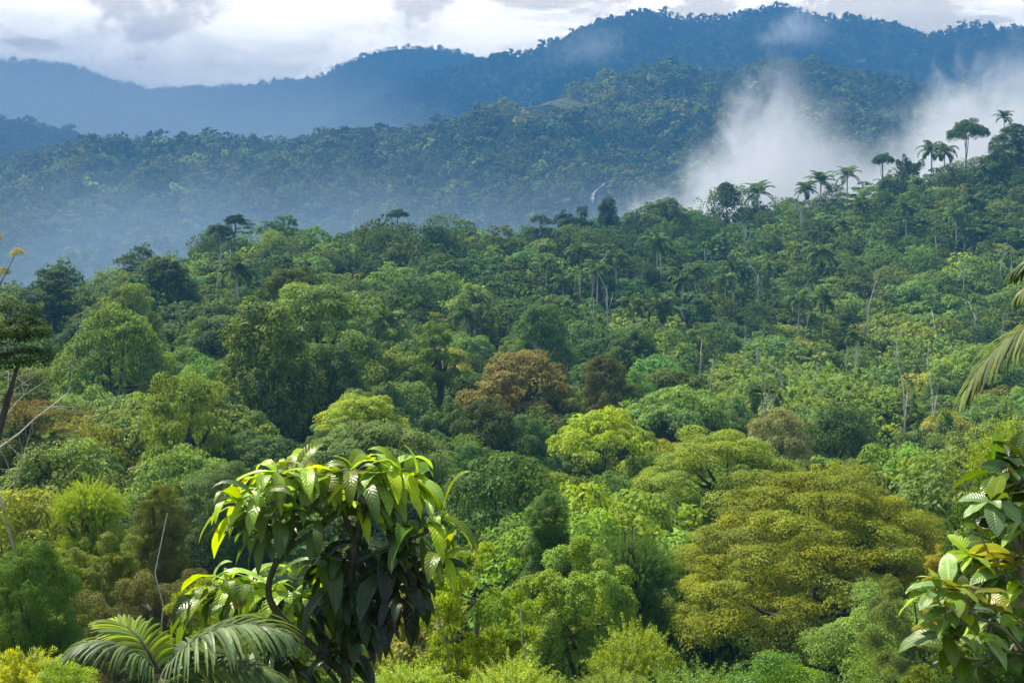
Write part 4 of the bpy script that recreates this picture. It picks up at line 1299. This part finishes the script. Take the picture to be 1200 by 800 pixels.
def near_fill():
    rng = np.random.default_rng(123)
    cand = []
    for (y0, y1, stp) in ((20, 40, 2.9), (40, 62, 4.1), (62, 102, 6.0)):
        P = jitter_grid(y0, y1, 0.42, stp, rng, 2)
        cand.append(np.c_[P, np.full(len(P), stp)])
    for x, y, stp in np.concatenate(cand):
        gz = float(ground(x, y))
        full = float(np.interp(y, _D, _H))
        z = float(growth(x, y)) + rng.normal(-0.08, 0.10) * full
        w = stp * 1.5 * math.exp(rng.normal(0, 0.2))
        px, py = pix(x, y, z)
        wpx = w / y * FPX
        hpx = wpx * rng.uniform(0.6, 1.1)
        if px < -40 or px > 1240 or py > 830:
            continue
        bad = False
        for T in TREES:
            if T['D'] > 130 or T['cat'] == 'palm':
                continue
            ox = min(px + wpx * .42, T['px'] + T['w'] * .42) - max(px - wpx * .42, T['px'] - T['w'] * .42)
            oy = min(py + hpx * .9, T['y0'] + T['h'] * .92) - max(py, T['y0'])
            tx = (T['px'] - 600) / FPX * T['D']
            if (y < T['D'] + 3 and max(ox, 0) * max(oy, 0) > 0.12 * min(T['w'] * T['h'], wpx * hpx)) or math.hypot(x - tx, y - T['D']) < 0.4 * (T['w'] * T['D'] / FPX * .5 + w * .5):
                bad = True
                break
        # the shaded hollow below the golden giant stays open
        if bad or (820 < px < 1030 and 640 < py < 765):
            continue
        bank = BUSH if y < 62 else NEAR
        st = ['dome', 'ragged', 'shoots', 'fine', 'shoots'][rng.integers(0, 5)]
        if st == 'column':
            hpx *= 1.25
            wpx *= 0.75
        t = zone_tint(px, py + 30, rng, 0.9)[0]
        shrub(px, py, y, wpx, hpx, bank, st, t)


near_fill()


# ------------------------------------------------------------------ plants close to the camera
def blade(g, o, d, L, W, droop, fold, rng, lv, lh, stalk=0.07, roll=None):
    """one broad leaf: folded along its midrib, bending over under its own weight"""
    d = norm(np.asarray(d, float))
    side = np.cross(d, UPV)
    side = norm(side) if np.linalg.norm(side) > 1e-3 else np.array([1.0, 0, 0])
    rl = rng.normal(0, 0.35) if roll is None else roll
    up = np.cross(side, d)
    side, up = side * math.cos(rl) + up * math.sin(rl), up * math.cos(rl) - side * math.sin(rl)
    m = 11
    t = np.linspace(0, 1, m)
    P = [np.asarray(o, float) + d * stalk * L]
    dd, ups = [d], [up]
    for i in range(m - 1):
        nd = norm(dd[-1] + np.array([0, 0, -1.0]) * droop / (m - 1) * (0.5 + 1.2 * t[i]))
        nu = norm(ups[-1] - (ups[-1] @ nd) * nd)
        P.append(P[-1] + nd * L / (m - 1))
        dd.append(nd)
        ups.append(nu)
    P, dd, ups = np.array(P), np.array(dd), np.array(ups)
    sd = norm(np.cross(dd, ups))
    w = 0.5 * W * (np.sin(np.pi * np.clip(t * 0.93 + 0.035, 0, 1) ** 0.85) ** 0.85) * np.where(t > 0.86, 1 - ((t - 0.86) / 0.14) ** 1.3 * 0.95, 1)
    c = np.array([-1, -0.66, -0.3, 0, 0.3, 0.66, 1.0])
    ph = rng.uniform(0, 6.28)
    wav = 0.07 * np.sin(t[:, None] * 15 + ph + c[None] * 2) * np.abs(c)[None] ** 2
    hgt = (fold * np.abs(c)[None] ** 1.2 - 0.20 * c[None] ** 2 + wav) * w[:, None]
    V = P[:, None] + sd[:, None] * (c[None, :, None] * w[:, None, None]) + ups[:, None] * hgt[..., None]
    n = len(c)
    i, j = np.meshgrid(np.arange(m - 1), np.arange(n - 1), indexing='ij')
    q = np.stack([i * n + j, i * n + j + 1, (i + 1) * n + j + 1, (i + 1) * n + j], -1).reshape(-1, 4)
    g.add(V.reshape(-1, 3), q, lv, lh, ba=np.repeat(t, n), bc=np.tile(c, m))
    # leaf stalk
    a = np.stack([np.asarray(o, float), np.asarray(o, float) + d * stalk * L * 1.05])
    tube(g, a, (0.012 * L, 0.010 * L), 4, lv=lv, lh=lh)


def spray_mesh(o, tdir, n, L, ratio, rng, droop=1.0, fold=0.45, open_=1.1):
    g = Geo()
    tdir = norm(np.asarray(tdir, float))
    a = norm(np.cross(tdir, np.array([0.3, 0.9, 0.2])))
    b = np.cross(tdir, a)
    for i in range(n):
        th = i * 2.399 + rng.normal(0, 0.2)
        al = open_ * rng.uniform(0.85, 1.25)
        d = tdir * math.cos(al) + (a * math.cos(th) + b * math.sin(th)) * math.sin(al)
        d[2] = d[2] * 0.55 + 0.12
        back = -tdir * L * 0.09 * i / 2
        l = L * rng.uniform(0.55, 1.2)
        blade(g, np.asarray(o) + back, d, l, l * ratio * rng.uniform(0.85, 1.15), droop * rng.uniform(0.7, 1.4), fold, rng, rng.random(), rng.random())
    return g.mesh('leaf_spray', M_BLADE, smoothed=True, blade=True)


TONE = {'lime': (.185, .265, .012), 'mid': (.045, .085, .012), 'dark': (.011, .026, .006), 'pale': (.15, .22, .06), 'silver': (.13, .19, .13), 'yellow': (.20, .19, .022)}  # dark: older leaves, with the shade inside the crown put into their colour


def branchy(name, root_loc, limbs, sprays, mat, label, cat, Dbase, L, ratio, seed, short, box, droop=1.0, fold=0.45):
    rng = np.random.default_rng(seed)
    root = bpy.data.objects.new(name, None)
    COL.objects.link(root)
    root.location = root_loc
    off = np.array(root_loc)
    for pts, r0, r1, nm in limbs:
        P = np.array([at(a, b, Dbase + dd) for a, b, dd in pts])
        # soften the corners
        for _ in range(2):
            Q = [P[0]]
            for i in range(len(P) - 1):
                Q += [P[i] * .75 + P[i + 1] * .25, P[i] * .25 + P[i + 1] * .75]
            P = np.array(Q + [P[-1]])
        g = Geo()
        tube(g, P - off, np.linspace(r0, r1, len(P)), 8)
        link(nm, g.mesh(nm, mat, smoothed=True), root)
    for (a, b, dd, n, tone, vx, vz) in sprays:
        o = at(a, b, Dbase + dd)
        td = np.array([vx, rng.uniform(-0.7, 0.1), vz])
        me = spray_mesh(o - off, td, n + 2, L * (1.0 if tone != 'lime' else 0.92), ratio, rng, droop, fold)
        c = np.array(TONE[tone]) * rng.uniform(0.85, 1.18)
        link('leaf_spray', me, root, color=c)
    tag(root, label, cat)
    TREES.append(dict(o=root, px=box[0], py=box[1], D=Dbase, w=box[2], h=box[3], y0=box[1] - box[3] / 2, short=short, label=label, shape='broad', tint=(.1, .2, .02), cat=cat, name=name))
    return root


B = 9.0
gz = float(ground(at(405, 800, B)[0], B))
branchy('broad_leaved_tree', (at(405, 800, B)[0], B, gz), [
    ([(412, 1250, 0), (410, 900, 0.05), (404, 770, 0), (408, 700, 0), (416, 640, 0.05), (428, 590, 0.1)], 0.042, 0.022, 'trunk'),
    ([(405, 790, 0), (352, 745, -.1), (312, 705, -.15), (318, 665, -.2), (340, 640, -.2), (368, 622, -.1), (400, 600, 0), (420, 575, 0.05)], 0.028, 0.011, 'branch'),
    ([(342, 638, -.2), (322, 622, -.25), (300, 606, -.3), (272, 590, -.35)], 0.016, 0.007, 'branch'),
    ([(416, 640, .05), (400, 590, .1), (370, 568, .1), (330, 556, .05)], 0.02, 0.008, 'branch'),
    ([(426, 600, .1), (450, 572, .15), (490, 556, .1)], 0.018, 0.007, 'branch'),
    ([(414, 660, .0), (455, 640, -.1), (500, 625, -.15), (520, 604, -.1)], 0.018, 0.006, 'branch'),
    ([(408, 700, .0), (450, 690, -.2), (490, 672, -.2), (522, 655, -.2)], 0.018, 0.006, 'branch'),
    ([(405, 770, .0), (360, 725, .2), (310, 700, .25), (262, 690, .2)], 0.02, 0.007, 'branch'),
    ([(405, 760, 0), (440, 735, -.3), (470, 705, -.4)], 0.016, 0.006, 'branch'),
], [
    (272, 588, -.35, 7, 'lime', -.8, .35), (296, 600, -.3, 6, 'mid', -.5, .1), (300, 572, -.25, 7, 'lime', -.5, .7), (322, 552, .05, 8, 'lime', -.5, .7), (345, 556, .1, 7, 'lime', -.1, .9),
    (372, 556, .1, 8, 'lime', .0, .9), (398, 556, .1, 7, 'lime', .2, .9), (420, 562, .05, 7, 'mid', .1, .8), (444, 552, .15, 8, 'lime', .2, .9), (470, 552, .12, 7, 'lime', .5, .8), (490, 558, .1, 7, 'lime', .8, .5),
    (350, 590, 0, 6, 'mid', -.3, .6), (326, 612, -.2, 6, 'mid', -.6, .2), (300, 628, -.3, 6, 'mid', -.7, -.1), (372, 606, -.1, 6, 'mid', .2, .7), (430, 585, .1, 7, 'lime', .4, .4), (310, 560, .05, 6, 'lime', -.5, .8), (410, 548, .1, 6, 'lime', .1, 1), (456, 548, .12, 6, 'lime', .3, .9), (358, 548, .1, 6, 'lime', -.2, 1),
    (456, 590, .1, 7, 'mid', .6, .2), (470, 618, -.05, 7, 'mid', .7, .1), (496, 628, -.1, 7, 'mid', .8, 0), (518, 602, -.1, 6, 'lime', .9, .4), (524, 652, -.2, 6, 'lime', .9, .3),
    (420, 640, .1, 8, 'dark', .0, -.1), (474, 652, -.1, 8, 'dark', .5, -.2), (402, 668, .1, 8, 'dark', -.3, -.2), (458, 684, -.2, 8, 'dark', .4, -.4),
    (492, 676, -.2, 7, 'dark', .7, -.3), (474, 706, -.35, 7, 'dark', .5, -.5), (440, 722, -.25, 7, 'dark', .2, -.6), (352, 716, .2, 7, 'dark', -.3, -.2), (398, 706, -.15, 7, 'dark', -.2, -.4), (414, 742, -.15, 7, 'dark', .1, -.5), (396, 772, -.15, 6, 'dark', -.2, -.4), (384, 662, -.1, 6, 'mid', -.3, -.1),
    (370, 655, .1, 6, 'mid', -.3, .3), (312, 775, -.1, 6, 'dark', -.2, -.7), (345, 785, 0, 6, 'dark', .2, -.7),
    (238, 686, .2, 7, 'lime', -.8, .4), (262, 678, .2, 7, 'lime', -.4, .7), (288, 676, .25, 7, 'lime', -.1, .9), (318, 688, .2, 7, 'lime', .2, .8), (346, 690, .15, 6, 'lime', .3, .7), (372, 694, .1, 6, 'mid', .5, .4),
    (276, 706, .15, 7, 'mid', -.4, .0), (306, 714, .2, 6, 'mid', .1, .1), (236, 706, .2, 6, 'mid', -.7, -.1),
], M_STEM, 'broad-leaved tree with drooping glossy leaves, lime on top and shaded black-green below', 'broad-leaved tree', B, 0.37, 0.26, 5, 'the big-leaved tree', (385, 650, 290, 240), droop=1.75)

B = 8.0
p0 = at(1215, 800, B)
branchy('broad_leaved_shrub', (p0[0], B, float(ground(p0[0], B))), [
    ([(1225, 1200, 0), (1222, 900, 0), (1212, 780, 0), (1196, 690, 0), (1190, 600, 0), (1185, 530, .1)], 0.04, 0.012, 'stem'),
    ([(1213, 775, 0), (1180, 777, -.1), (1140, 774, -.2), (1112, 768, -.2)], 0.016, 0.008, 'branch'),
    ([(1200, 700, 0), (1168, 668, -.1), (1150, 630, -.1), (1134, 592, -.1)], 0.009, 0.003, 'branch'),
    ([(1215, 790, 0), (1180, 735, -.2), (1140, 722, -.3), (1108, 716, -.3)], 0.012, 0.005, 'branch'),
    ([(1196, 690, 0), (1160, 690, -.2), (1125, 690, -.3), (1096, 692, -.3)], 0.011, 0.004, 'branch'),
    ([(1190, 600, 0), (1176, 585, -.1), (1160, 585, -.2)], 0.01, 0.004, 'branch'),
    ([(1215, 800, 0), (1178, 740, .2), (1166, 700, .3)], 0.012, 0.005, 'branch'),
], [
    (1094, 692, -.3, 5, 'silver', -.8, .3), (1112, 684, -.3, 5, 'pale', -.2, .7), (1132, 692, -.3, 7, 'yellow', .0, .9), (1150, 698, -.2, 5, 'yellow', .2, .7), (1110, 716, -.3, 5, 'lime', -.5, .1), (1132, 722, -.3, 5, 'mid', -.1, .3),
    (1104, 742, -.3, 6, 'pale', -.6, .1), (1128, 748, -.2, 6, 'pale', -.1, .5), (1150, 742, -.2, 5, 'pale', .3, .3), (1118, 768, -.2, 5, 'mid', -.4, -.2), (1152, 778, -.15, 5, 'mid', .1, -.2), (1184, 762, -.1, 5, 'mid', .2, .4),
    (1158, 588, -.2, 5, 'silver', -.8, .1), (1180, 578, -.1, 6, 'mid', -.2, .6), (1196, 566, 0, 6, 'mid', .4, .6), (1182, 534, .1, 7, 'mid', -.4, .8), (1200, 540, .1, 6, 'mid', .3, .8), (1162, 552, .1, 6, 'mid', -.7, .3),
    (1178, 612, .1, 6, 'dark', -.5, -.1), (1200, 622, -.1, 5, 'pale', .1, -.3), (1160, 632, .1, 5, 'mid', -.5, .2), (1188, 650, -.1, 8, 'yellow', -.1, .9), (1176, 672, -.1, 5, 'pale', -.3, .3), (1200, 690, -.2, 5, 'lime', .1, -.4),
    (1136, 650, 0, 5, 'lime', -.4, .3), (1150, 668, 0, 5, 'mid', -.2, .2), (1170, 720, .1, 6, 'mid', .0, .3), (1196, 726, 0, 5, 'pale', .3, .2),
], M_TWIG, 'broad-leaved shrub with silvery and yellow leaf tufts and tan twigs at the lower corner', 'shrub', B, 0.225, 0.46, 9, 'the silvery broad-leaved shrub', (1150, 660, 130, 280), droop=0.75, fold=0.35)


def close_palm(name, crown_px, D, fronds, tint, label, short, box, trunk_r, seed, leaf=0.55, n=44, wid=0.045, sc=1.0):
    rng = np.random.default_rng(seed)
    c = at(crown_px[0], crown_px[1], D)
    gz = float(ground(c[0], D))
    root = bpy.data.objects.new(name, None)
    COL.objects.link(root)
    root.location = (c[0], D, gz)
    h = c[2] - gz
    g = Geo()
    tube(g, curve_pts((0.05, 0, -0.3), (0, 0, h + 0.05), 7), np.linspace(trunk_r * 1.2, trunk_r * 0.8, 7), 10)
    link('trunk', g.mesh('trunk', M_TWIG, smoothed=True), root)
    for (az, el, L, droop, lf, hg, col, roll) in fronds:
        gl, gr = Geo(), Geo()
        frond(gl, gr, (0, 0, h), math.radians(az), math.radians(el), L * sc, droop, leaf * lf, n, rng, hang=hg, segs=7, wid=wid, r=0.016, fold=True, t0=0.12, roll=roll)
        fo = link('frond', gl.mesh('frond', M_FROND, smoothed=False), root, color=col)
        link('midrib', gr.mesh('midrib', M_STEM, smoothed=True), fo)
    tag(root, label, 'palm')
    TREES.append(dict(o=root, px=box[0], py=box[1], D=D, w=box[2], h=box[3], y0=box[1] - box[3] / 2, short=short, label=label, shape='palm', tint=tint, cat='palm', name=name))


GP, GD, GY = (.075, .115, .065), (.04, .075, .025), (.13, .19, .015)
close_palm('feather_palm', (188, 796), 7.6, [
    (-8, 56, 1.50, 1.50, 1.05, 1.0, GP, 0.1), (192, 60, 0.92, 1.45, 0.85, 0.9, GP, 0.1), (150, 64, 0.88, 1.2, 0.65, 0.5, GY, 0.0), (62, 28, 1.0, 1.1, 0.7, 0.6, GD, 0.2),
    (-70, 14, 1.0, 1.3, 0.8, 0.6, GD, 0.0), (-120, 10, 1.0, 1.2, 0.8, 0.7, GP, 0.0), (-30, -8, 1.2, 1.0, 0.9, 0.9, GP, 0.0), (100, 25, 1.0, 1.2, 0.8, 0.8, GP, 0.0), (15, 22, 1.3, 1.2, 0.9, 1.0, GP, 0.0), (-160, 0, 1.1, 1.1, .8, .8, GP, 0.0)],
    GP, 'feather palm with silvery arching fronds fanning over the lower frame edge', 'the silvery palm fronds', (215, 750, 220, 90), 0.07, 3, leaf=0.36, n=48, wid=0.024, sc=0.57)
close_palm('coconut_palm', (1338, 346), 12.0, [
    (182, -3, 1.80, 1.10, 1.2, 0.95, (.085, .120, .050), 0.15), (170, 40, 1.15, 1.75, 0.75, 1.3, (.075, .115, .035), 0.1), (120, 40, 1.5, 1.4, 0.8, 1.2, GD, 0.0), (240, 35, 1.5, 1.4, 0.8, 1.2, GD, 0.0),
    (60, 40, 1.6, 1.4, 0.8, 1.2, GD, 0.0), (0, 30, 1.6, 1.4, 0.8, 1.2, GD, 0.0), (300, 30, 1.6, 1.5, 0.8, 1.2, GD, 0.0), (200, 75, 1.3, 0.8, 0.8, 1.0, GD, 0.0), (30, 75, 1.3, .8, .8, 1., GD, 0.)],
    GD, 'palm leaning in from the frame edge, its combed fronds hanging over the slope', 'the hanging palm frond', (1165, 430, 80, 130), 0.12, 4, leaf=0.56, n=58, wid=0.036)

# dark boughs that reach in at the frame edge
tree('dark_bough_tree', 'tree', NEAR['layered'][0], -52, 331, 30, 262, 106, (.020, .048, .007), 'near dark tree whose flat black-green boughs reach in over the wind-swept tree', short='the dark boughs', limbs=6, rot=0.6)


def tufted_tree():
    D = 26.0
    p = at(-70, 300, D)
    gz = float(ground(p[0], D))
    root = bpy.data.objects.new('yellow_tufted_tree', None)
    COL.objects.link(root)
    root.location = (p[0], D, gz)
    off = np.array([p[0], D, gz])
    g = Geo()
    top = at(-66, 270, D) - off
    tube(g, curve_pts((0, 0, -.3), top, 7), np.linspace(0.12, 0.03, 7), 6)
    tufts = [(20, 294, 19), (3, 317, 20), (-3, 276, 16), (-22, 260, 26), (-40, 300, 30), (-60, 250, 36), (-90, 280, 40), (-8, 344, 16)]
    for i, (a, b, r) in enumerate(tufts):
        q = at(a, b, D + (i % 3 - 1) * 0.3) - off
        tube(g, np.array([top * 0.75, (top * 0.75 + q) / 2 + [0, 0, 0.15], q]), (0.03, 0.02, 0.006), 4)
    link('trunk', g.mesh('trunk', M_TWIG, smoothed=True), root)
    for i, (a, b, r) in enumerate(tufts):
        q = at(a, b, D + (i % 3 - 1) * 0.3) - off
        s = r / FPX * D * 0.5 / 2.6
        link('tuft', BUSH['dome'][i % 2].me, root, q - np.array([0, 0, s * 1.3]), (0, 0, i), (s, s, s * 0.8), (.25, .22, .05))
    tag(root, 'tree of small yellow leaf tufts whose twig tips peep in above the dark boughs', 'tree')


tufted_tree()

# slim canes that rise through the near growth
for (px, t, b, D, lab) in ((612, 700, 770, 17, 'slim pale cane rising through the tufted lime shrub'), (185, 618, 690, 50, 'thin pale stem standing before the small olive tree'),
                           (506, 690, 830, 15, 'forked dark sapling stem under the big-leaved tree')):
    p = at(px, t, D)
    gz = float(ground(p[0], D))
    g = Geo()
    h = p[2] - gz
    r = 0.016 * D / 17
    tube(g, curve_pts((0.1, 0, 0), (0, 0, h), 8, wob=0.09 * D / 17, rng=_trng), np.linspace(r, r * 0.4, 8), 6)
    for k in range(5 if px == 506 else 0):
        z0_ = h * _trng.uniform(0.5, 0.95)
        tube(g, curve_pts((0, 0, z0_), (_trng.uniform(-.25, .25) * D / 17, _trng.uniform(-.2, .2), z0_ + _trng.uniform(.4, .7) * D / 17), 4, wob=0.02, rng=_trng), (r * .5, r * .4, r * .3, r * .15), 4)
    tag(link('cane', g.mesh('cane', M_TWIG if px == 506 else M_PALE, smoothed=True), None, (p[0], D, gz)), lab, 'stem')


# ------------------------------------------------------------------ words for the trees that have none yet
ORD = ['', 'second ', 'third ', 'fourth ', 'fifth ', 'sixth ', 'seventh ', 'eighth ', 'ninth ', 'tenth ', 'eleventh ', 'twelfth ']


def write_labels():
    land = [T for T in TREES if T['short'] and T['label']]
    used = {}
    todo = []
    for T in TREES:
        if T['label']:
            continue
        d = sorted(((math.hypot((T['px'] - L['px']), (T['py'] - L['py']) * 1.25), i) for i, L in enumerate(land)))
        A = land[d[0][1]]
        dx, dy = T['px'] - A['px'], T['py'] - A['py']
        if abs(dy) * 1.25 > abs(dx):
            rel = ('just above ' if dy < 0 else 'just below ') + A['short']
        else:
            other = [land[i] for _, i in d[1:] if (land[i]['px'] - T['px']) * dx > 0 and abs(land[i]['py'] - T['py']) < 130]
            if other:
                rel = 'beside ' + A['short'] + ', towards ' + other[0]['short']
            else:
                rel = 'beside ' + A['short'] + ', towards the frame edge'
        if T['cat'] == 'palm':
            word = ('drooping ' if T['droop'] in (1, 2) else 'spiky ') + ('tall palm' if T['tr'] >= 26 else 'palm')
        elif T['cat'] == 'bare tree':
            word = {0: 'forked bare tree', 1: 'thin bare trunk', 2: 'branching bare tree', 3: 'straight bare pole'}[T['k']]
        else:
            word = hue_word(T['tint']) + ' ' + SHAPE_WORD.get(T['shape'], 'bushy') + (' shrub' if T['cat'] == 'shrub' else ' tree')
        T['word'], T['rel'], T['dist'] = word, rel, d[0][0]
        todo.append(T)
    seen = {T['label'] for T in TREES if T['label']}
    for T in sorted(todo, key=lambda T: T['dist']):
        k = (T['word'], T['rel'])
        n = used.get(k, 0)
        used[k] = n + 1
        T['label'] = (ORD[min(n, 11)] + T['word'] + ' ' + T['rel']).replace('  ', ' ')
        T['o']['label'] = T['label']


write_labels()


# ------------------------------------------------------------------ air
HAZE_DENSITY = 3.5e-4
HAZE_COLOR = (0.060, 0.200, 0.42, 1)


def haze_box():
    x, y0, y1 = 6950.0, -160.0, 6520.0
    zs = [v.co.z for n in ('ground', 'hills', 'mountains') for v in bpy.data.objects[n].data.vertices]
    z0, z1 = min(zs) - 1.0, max(zs) + 45.0
    g = Geo()
    v = [(a, b, c) for a in (-x, x) for b in (y0, y1) for c in (z0, z1)]
    g.add(v, [(0, 1, 3, 2), (4, 6, 7, 5), (0, 4, 5, 1), (2, 3, 7, 6), (0, 2, 6, 4), (1, 5, 7, 3)])
    m, nt, out = mat_new('haze_air')
    p = node(nt, 'ShaderNodeVolumePrincipled')
    p.inputs['Color'].default_value = HAZE_COLOR
    p.inputs['Density'].default_value = HAZE_DENSITY
    p.inputs['Anisotropy'].default_value = 0.0
    nt.links.new(p.outputs[0], out.inputs['Volume'])
    tag(link('haze', g.mesh('haze', m)), kind='stuff')


haze_box()


def mist(name, D0, D1, px0, px1, py_top, py_bot, prof, dens, color, nscale, ragged, soft, step, seed, floor=0.0, low=0.08):
    """a bank of cloud lying between two distances; PROF = its outline: (fraction across, fraction of the height)"""
    Dm = (D0 + D1) / 2
    xa, xb = at(px0, 400, Dm)[0], at(px1, 400, Dm)[0]
    za, zb = zat(py_bot, Dm), zat(py_top, Dm)
    g = Geo()
    v = [(a, b, c) for a in (-1, 1) for b in (-1, 1) for c in (-1, 1)]
    g.add(v, [(0, 1, 3, 2), (4, 6, 7, 5), (0, 4, 5, 1), (2, 3, 7, 6), (0, 2, 6, 4), (1, 5, 7, 3)])
    m, nt, out = mat_new(name)
    sx, sy, sz = (xb - xa) / 2, (D1 - D0) / 2, (zb - za) / 2
    tcn = node(nt, 'ShaderNodeTexCoord')
    ob = tcn.outputs['Object']
    sep = node(nt, 'ShaderNodeSeparateXYZ')
    nt.links.new(ob, sep.inputs[0])
    X, Y, Z = sep.outputs
    mp = node(nt, 'ShaderNodeMapping')
    mp.inputs['Scale'].default_value = (sx * nscale, sy * nscale * 0.7, sz * nscale * 0.8)
    mp.inputs['Location'].default_value = (seed, seed * 2, 0)
    nt.links.new(ob, mp.inputs[0])
    nz = node(nt, 'ShaderNodeTexNoise')
    nz.inputs['Scale'].default_value = 1.0
    nz.inputs['Detail'].default_value = 6.0
    nz.inputs['Roughness'].default_value = 0.66
    nz.inputs['Distortion'].default_value = 1.0
    nt.links.new(mp.outputs[0], nz.inputs['Vector'])
    N = nz.outputs['Fac']
    fc = node(nt, 'ShaderNodeFloatCurve')
    cv = fc.mapping.curves[0]
    pts = [(0.0, prof[0][1])] + [p for p in prof if 0 < p[0] < 1] + [(1.0, prof[-1][1])]
    cv.points[0].location, cv.points[1].location = pts[0], pts[-1]
    for p in pts[1:-1]:
        cv.points.new(*p)
    for p in cv.points:
        p.handle_type = 'AUTO'
    fc.mapping.update()
    X01 = mathn(nt, 'MULTIPLY_ADD', X, 0.5, 0.5)
    nt.links.new(mathn(nt, 'ADD', X01, mathn(nt, 'MULTIPLY', mathn(nt, 'SUBTRACT', N, 0.5), 0.18)), fc.inputs['Value'])
    Z01 = mathn(nt, 'MULTIPLY_ADD', Z, 0.5, 0.5)
    gap = mathn(nt, 'SUBTRACT', mathn(nt, 'ADD', fc.outputs[0], mathn(nt, 'MULTIPLY', mathn(nt, 'SUBTRACT', N, 0.5), ragged)), Z01)
    body = smooth(nt, gap, 0.0, soft)
    y2 = mathn(nt, 'SUBTRACT', 1.0, mathn(nt, 'MULTIPLY', Y, Y), clamp=True)
    ex = smooth(nt, mathn(nt, 'ABSOLUTE', X), 1.0, 0.86)
    low = smooth(nt, Z01, 0.0, low)
    d = mathn(nt, 'MULTIPLY', mathn(nt, 'MULTIPLY', body, y2), mathn(nt, 'MULTIPLY', ex, low))
    d = mathn(nt, 'MULTIPLY', d, mathn(nt, 'MULTIPLY_ADD', N, 1.6, 0.1 + floor))
    d = mathn(nt, 'MULTIPLY', d, dens)
    p = node(nt, 'ShaderNodeVolumePrincipled')
    p.inputs['Color'].default_value = color
    nt.links.new(d, p.inputs['Density'])
    nt.links.new(p.outputs[0], out.inputs['Volume'])
    try:
        m.cycles.volume_step_rate = step
    except Exception:
        m.volume_step_rate = step
    o = link(name, g.mesh(name, m), None, ((xa + xb) / 2, Dm, (za + zb) / 2), scale=(sx, sy, sz))
    tag(o, kind='stuff')


WHITE = (0.92, 0.95, 1.0, 1)
BLUE = (0.42, 0.60, 0.80, 1)
# the plume that rises behind the crest and the bank beside it
mist('mist_plume', 830, 1120, 640, 1300, 30, 300, [(0, .06), (.10, .12), (.17, .24), (.24, .36), (.30, .50), (.345, .66), (.38, .82), (.41, .70), (.45, .64), (.50, .54), (.555, .44), (.60, .50), (.66, .64), (.72, .72), (.765, .94), (.80, .86), (.86, .80), (1, .76)],
     0.0135, WHITE, 0.034, 0.75, 0.30, 0.16, 3.0)
# thin blue vapour that fills the valley between the crest and the hill
mist('valley_mist', 720, 1500, -60, 1300, 95, 400, [(0, .80), (.3, .76), (.5, .72), (.7, .72), (1, .8)], 0.0018, BLUE, 0.006, 0.45, 0.75, 1.0, 7.0, floor=0.6)
# vapour before the far mountains
mist('mountain_mist', 2780, 3950, -100, 640, -70, 290, [(0, .85), (.4, .8), (.7, .66), (1, .2)], 0.0022, (0.56, 0.67, 0.82, 1), 0.002, 0.3, 0.75, 1.0, 5.0, floor=0.6)
mist('peak_mist', 3500, 3900, 880, 975, -6, 60, [(0, .1), (.25, .55), (.5, .72), (.75, .5), (1, .1)], 0.010, WHITE, 0.030, 1.5, 0.5, 0.25, 2.0, low=0.6)
mist('shoulder_mist', 3500, 3900, 610, 730, 10, 84, [(0, .2), (.3, .5), (.6, .7), (.8, .75), (1, .4)], 0.0035, WHITE, 0.022, 1.6, 0.6, 0.3, 9.0, low=0.6)
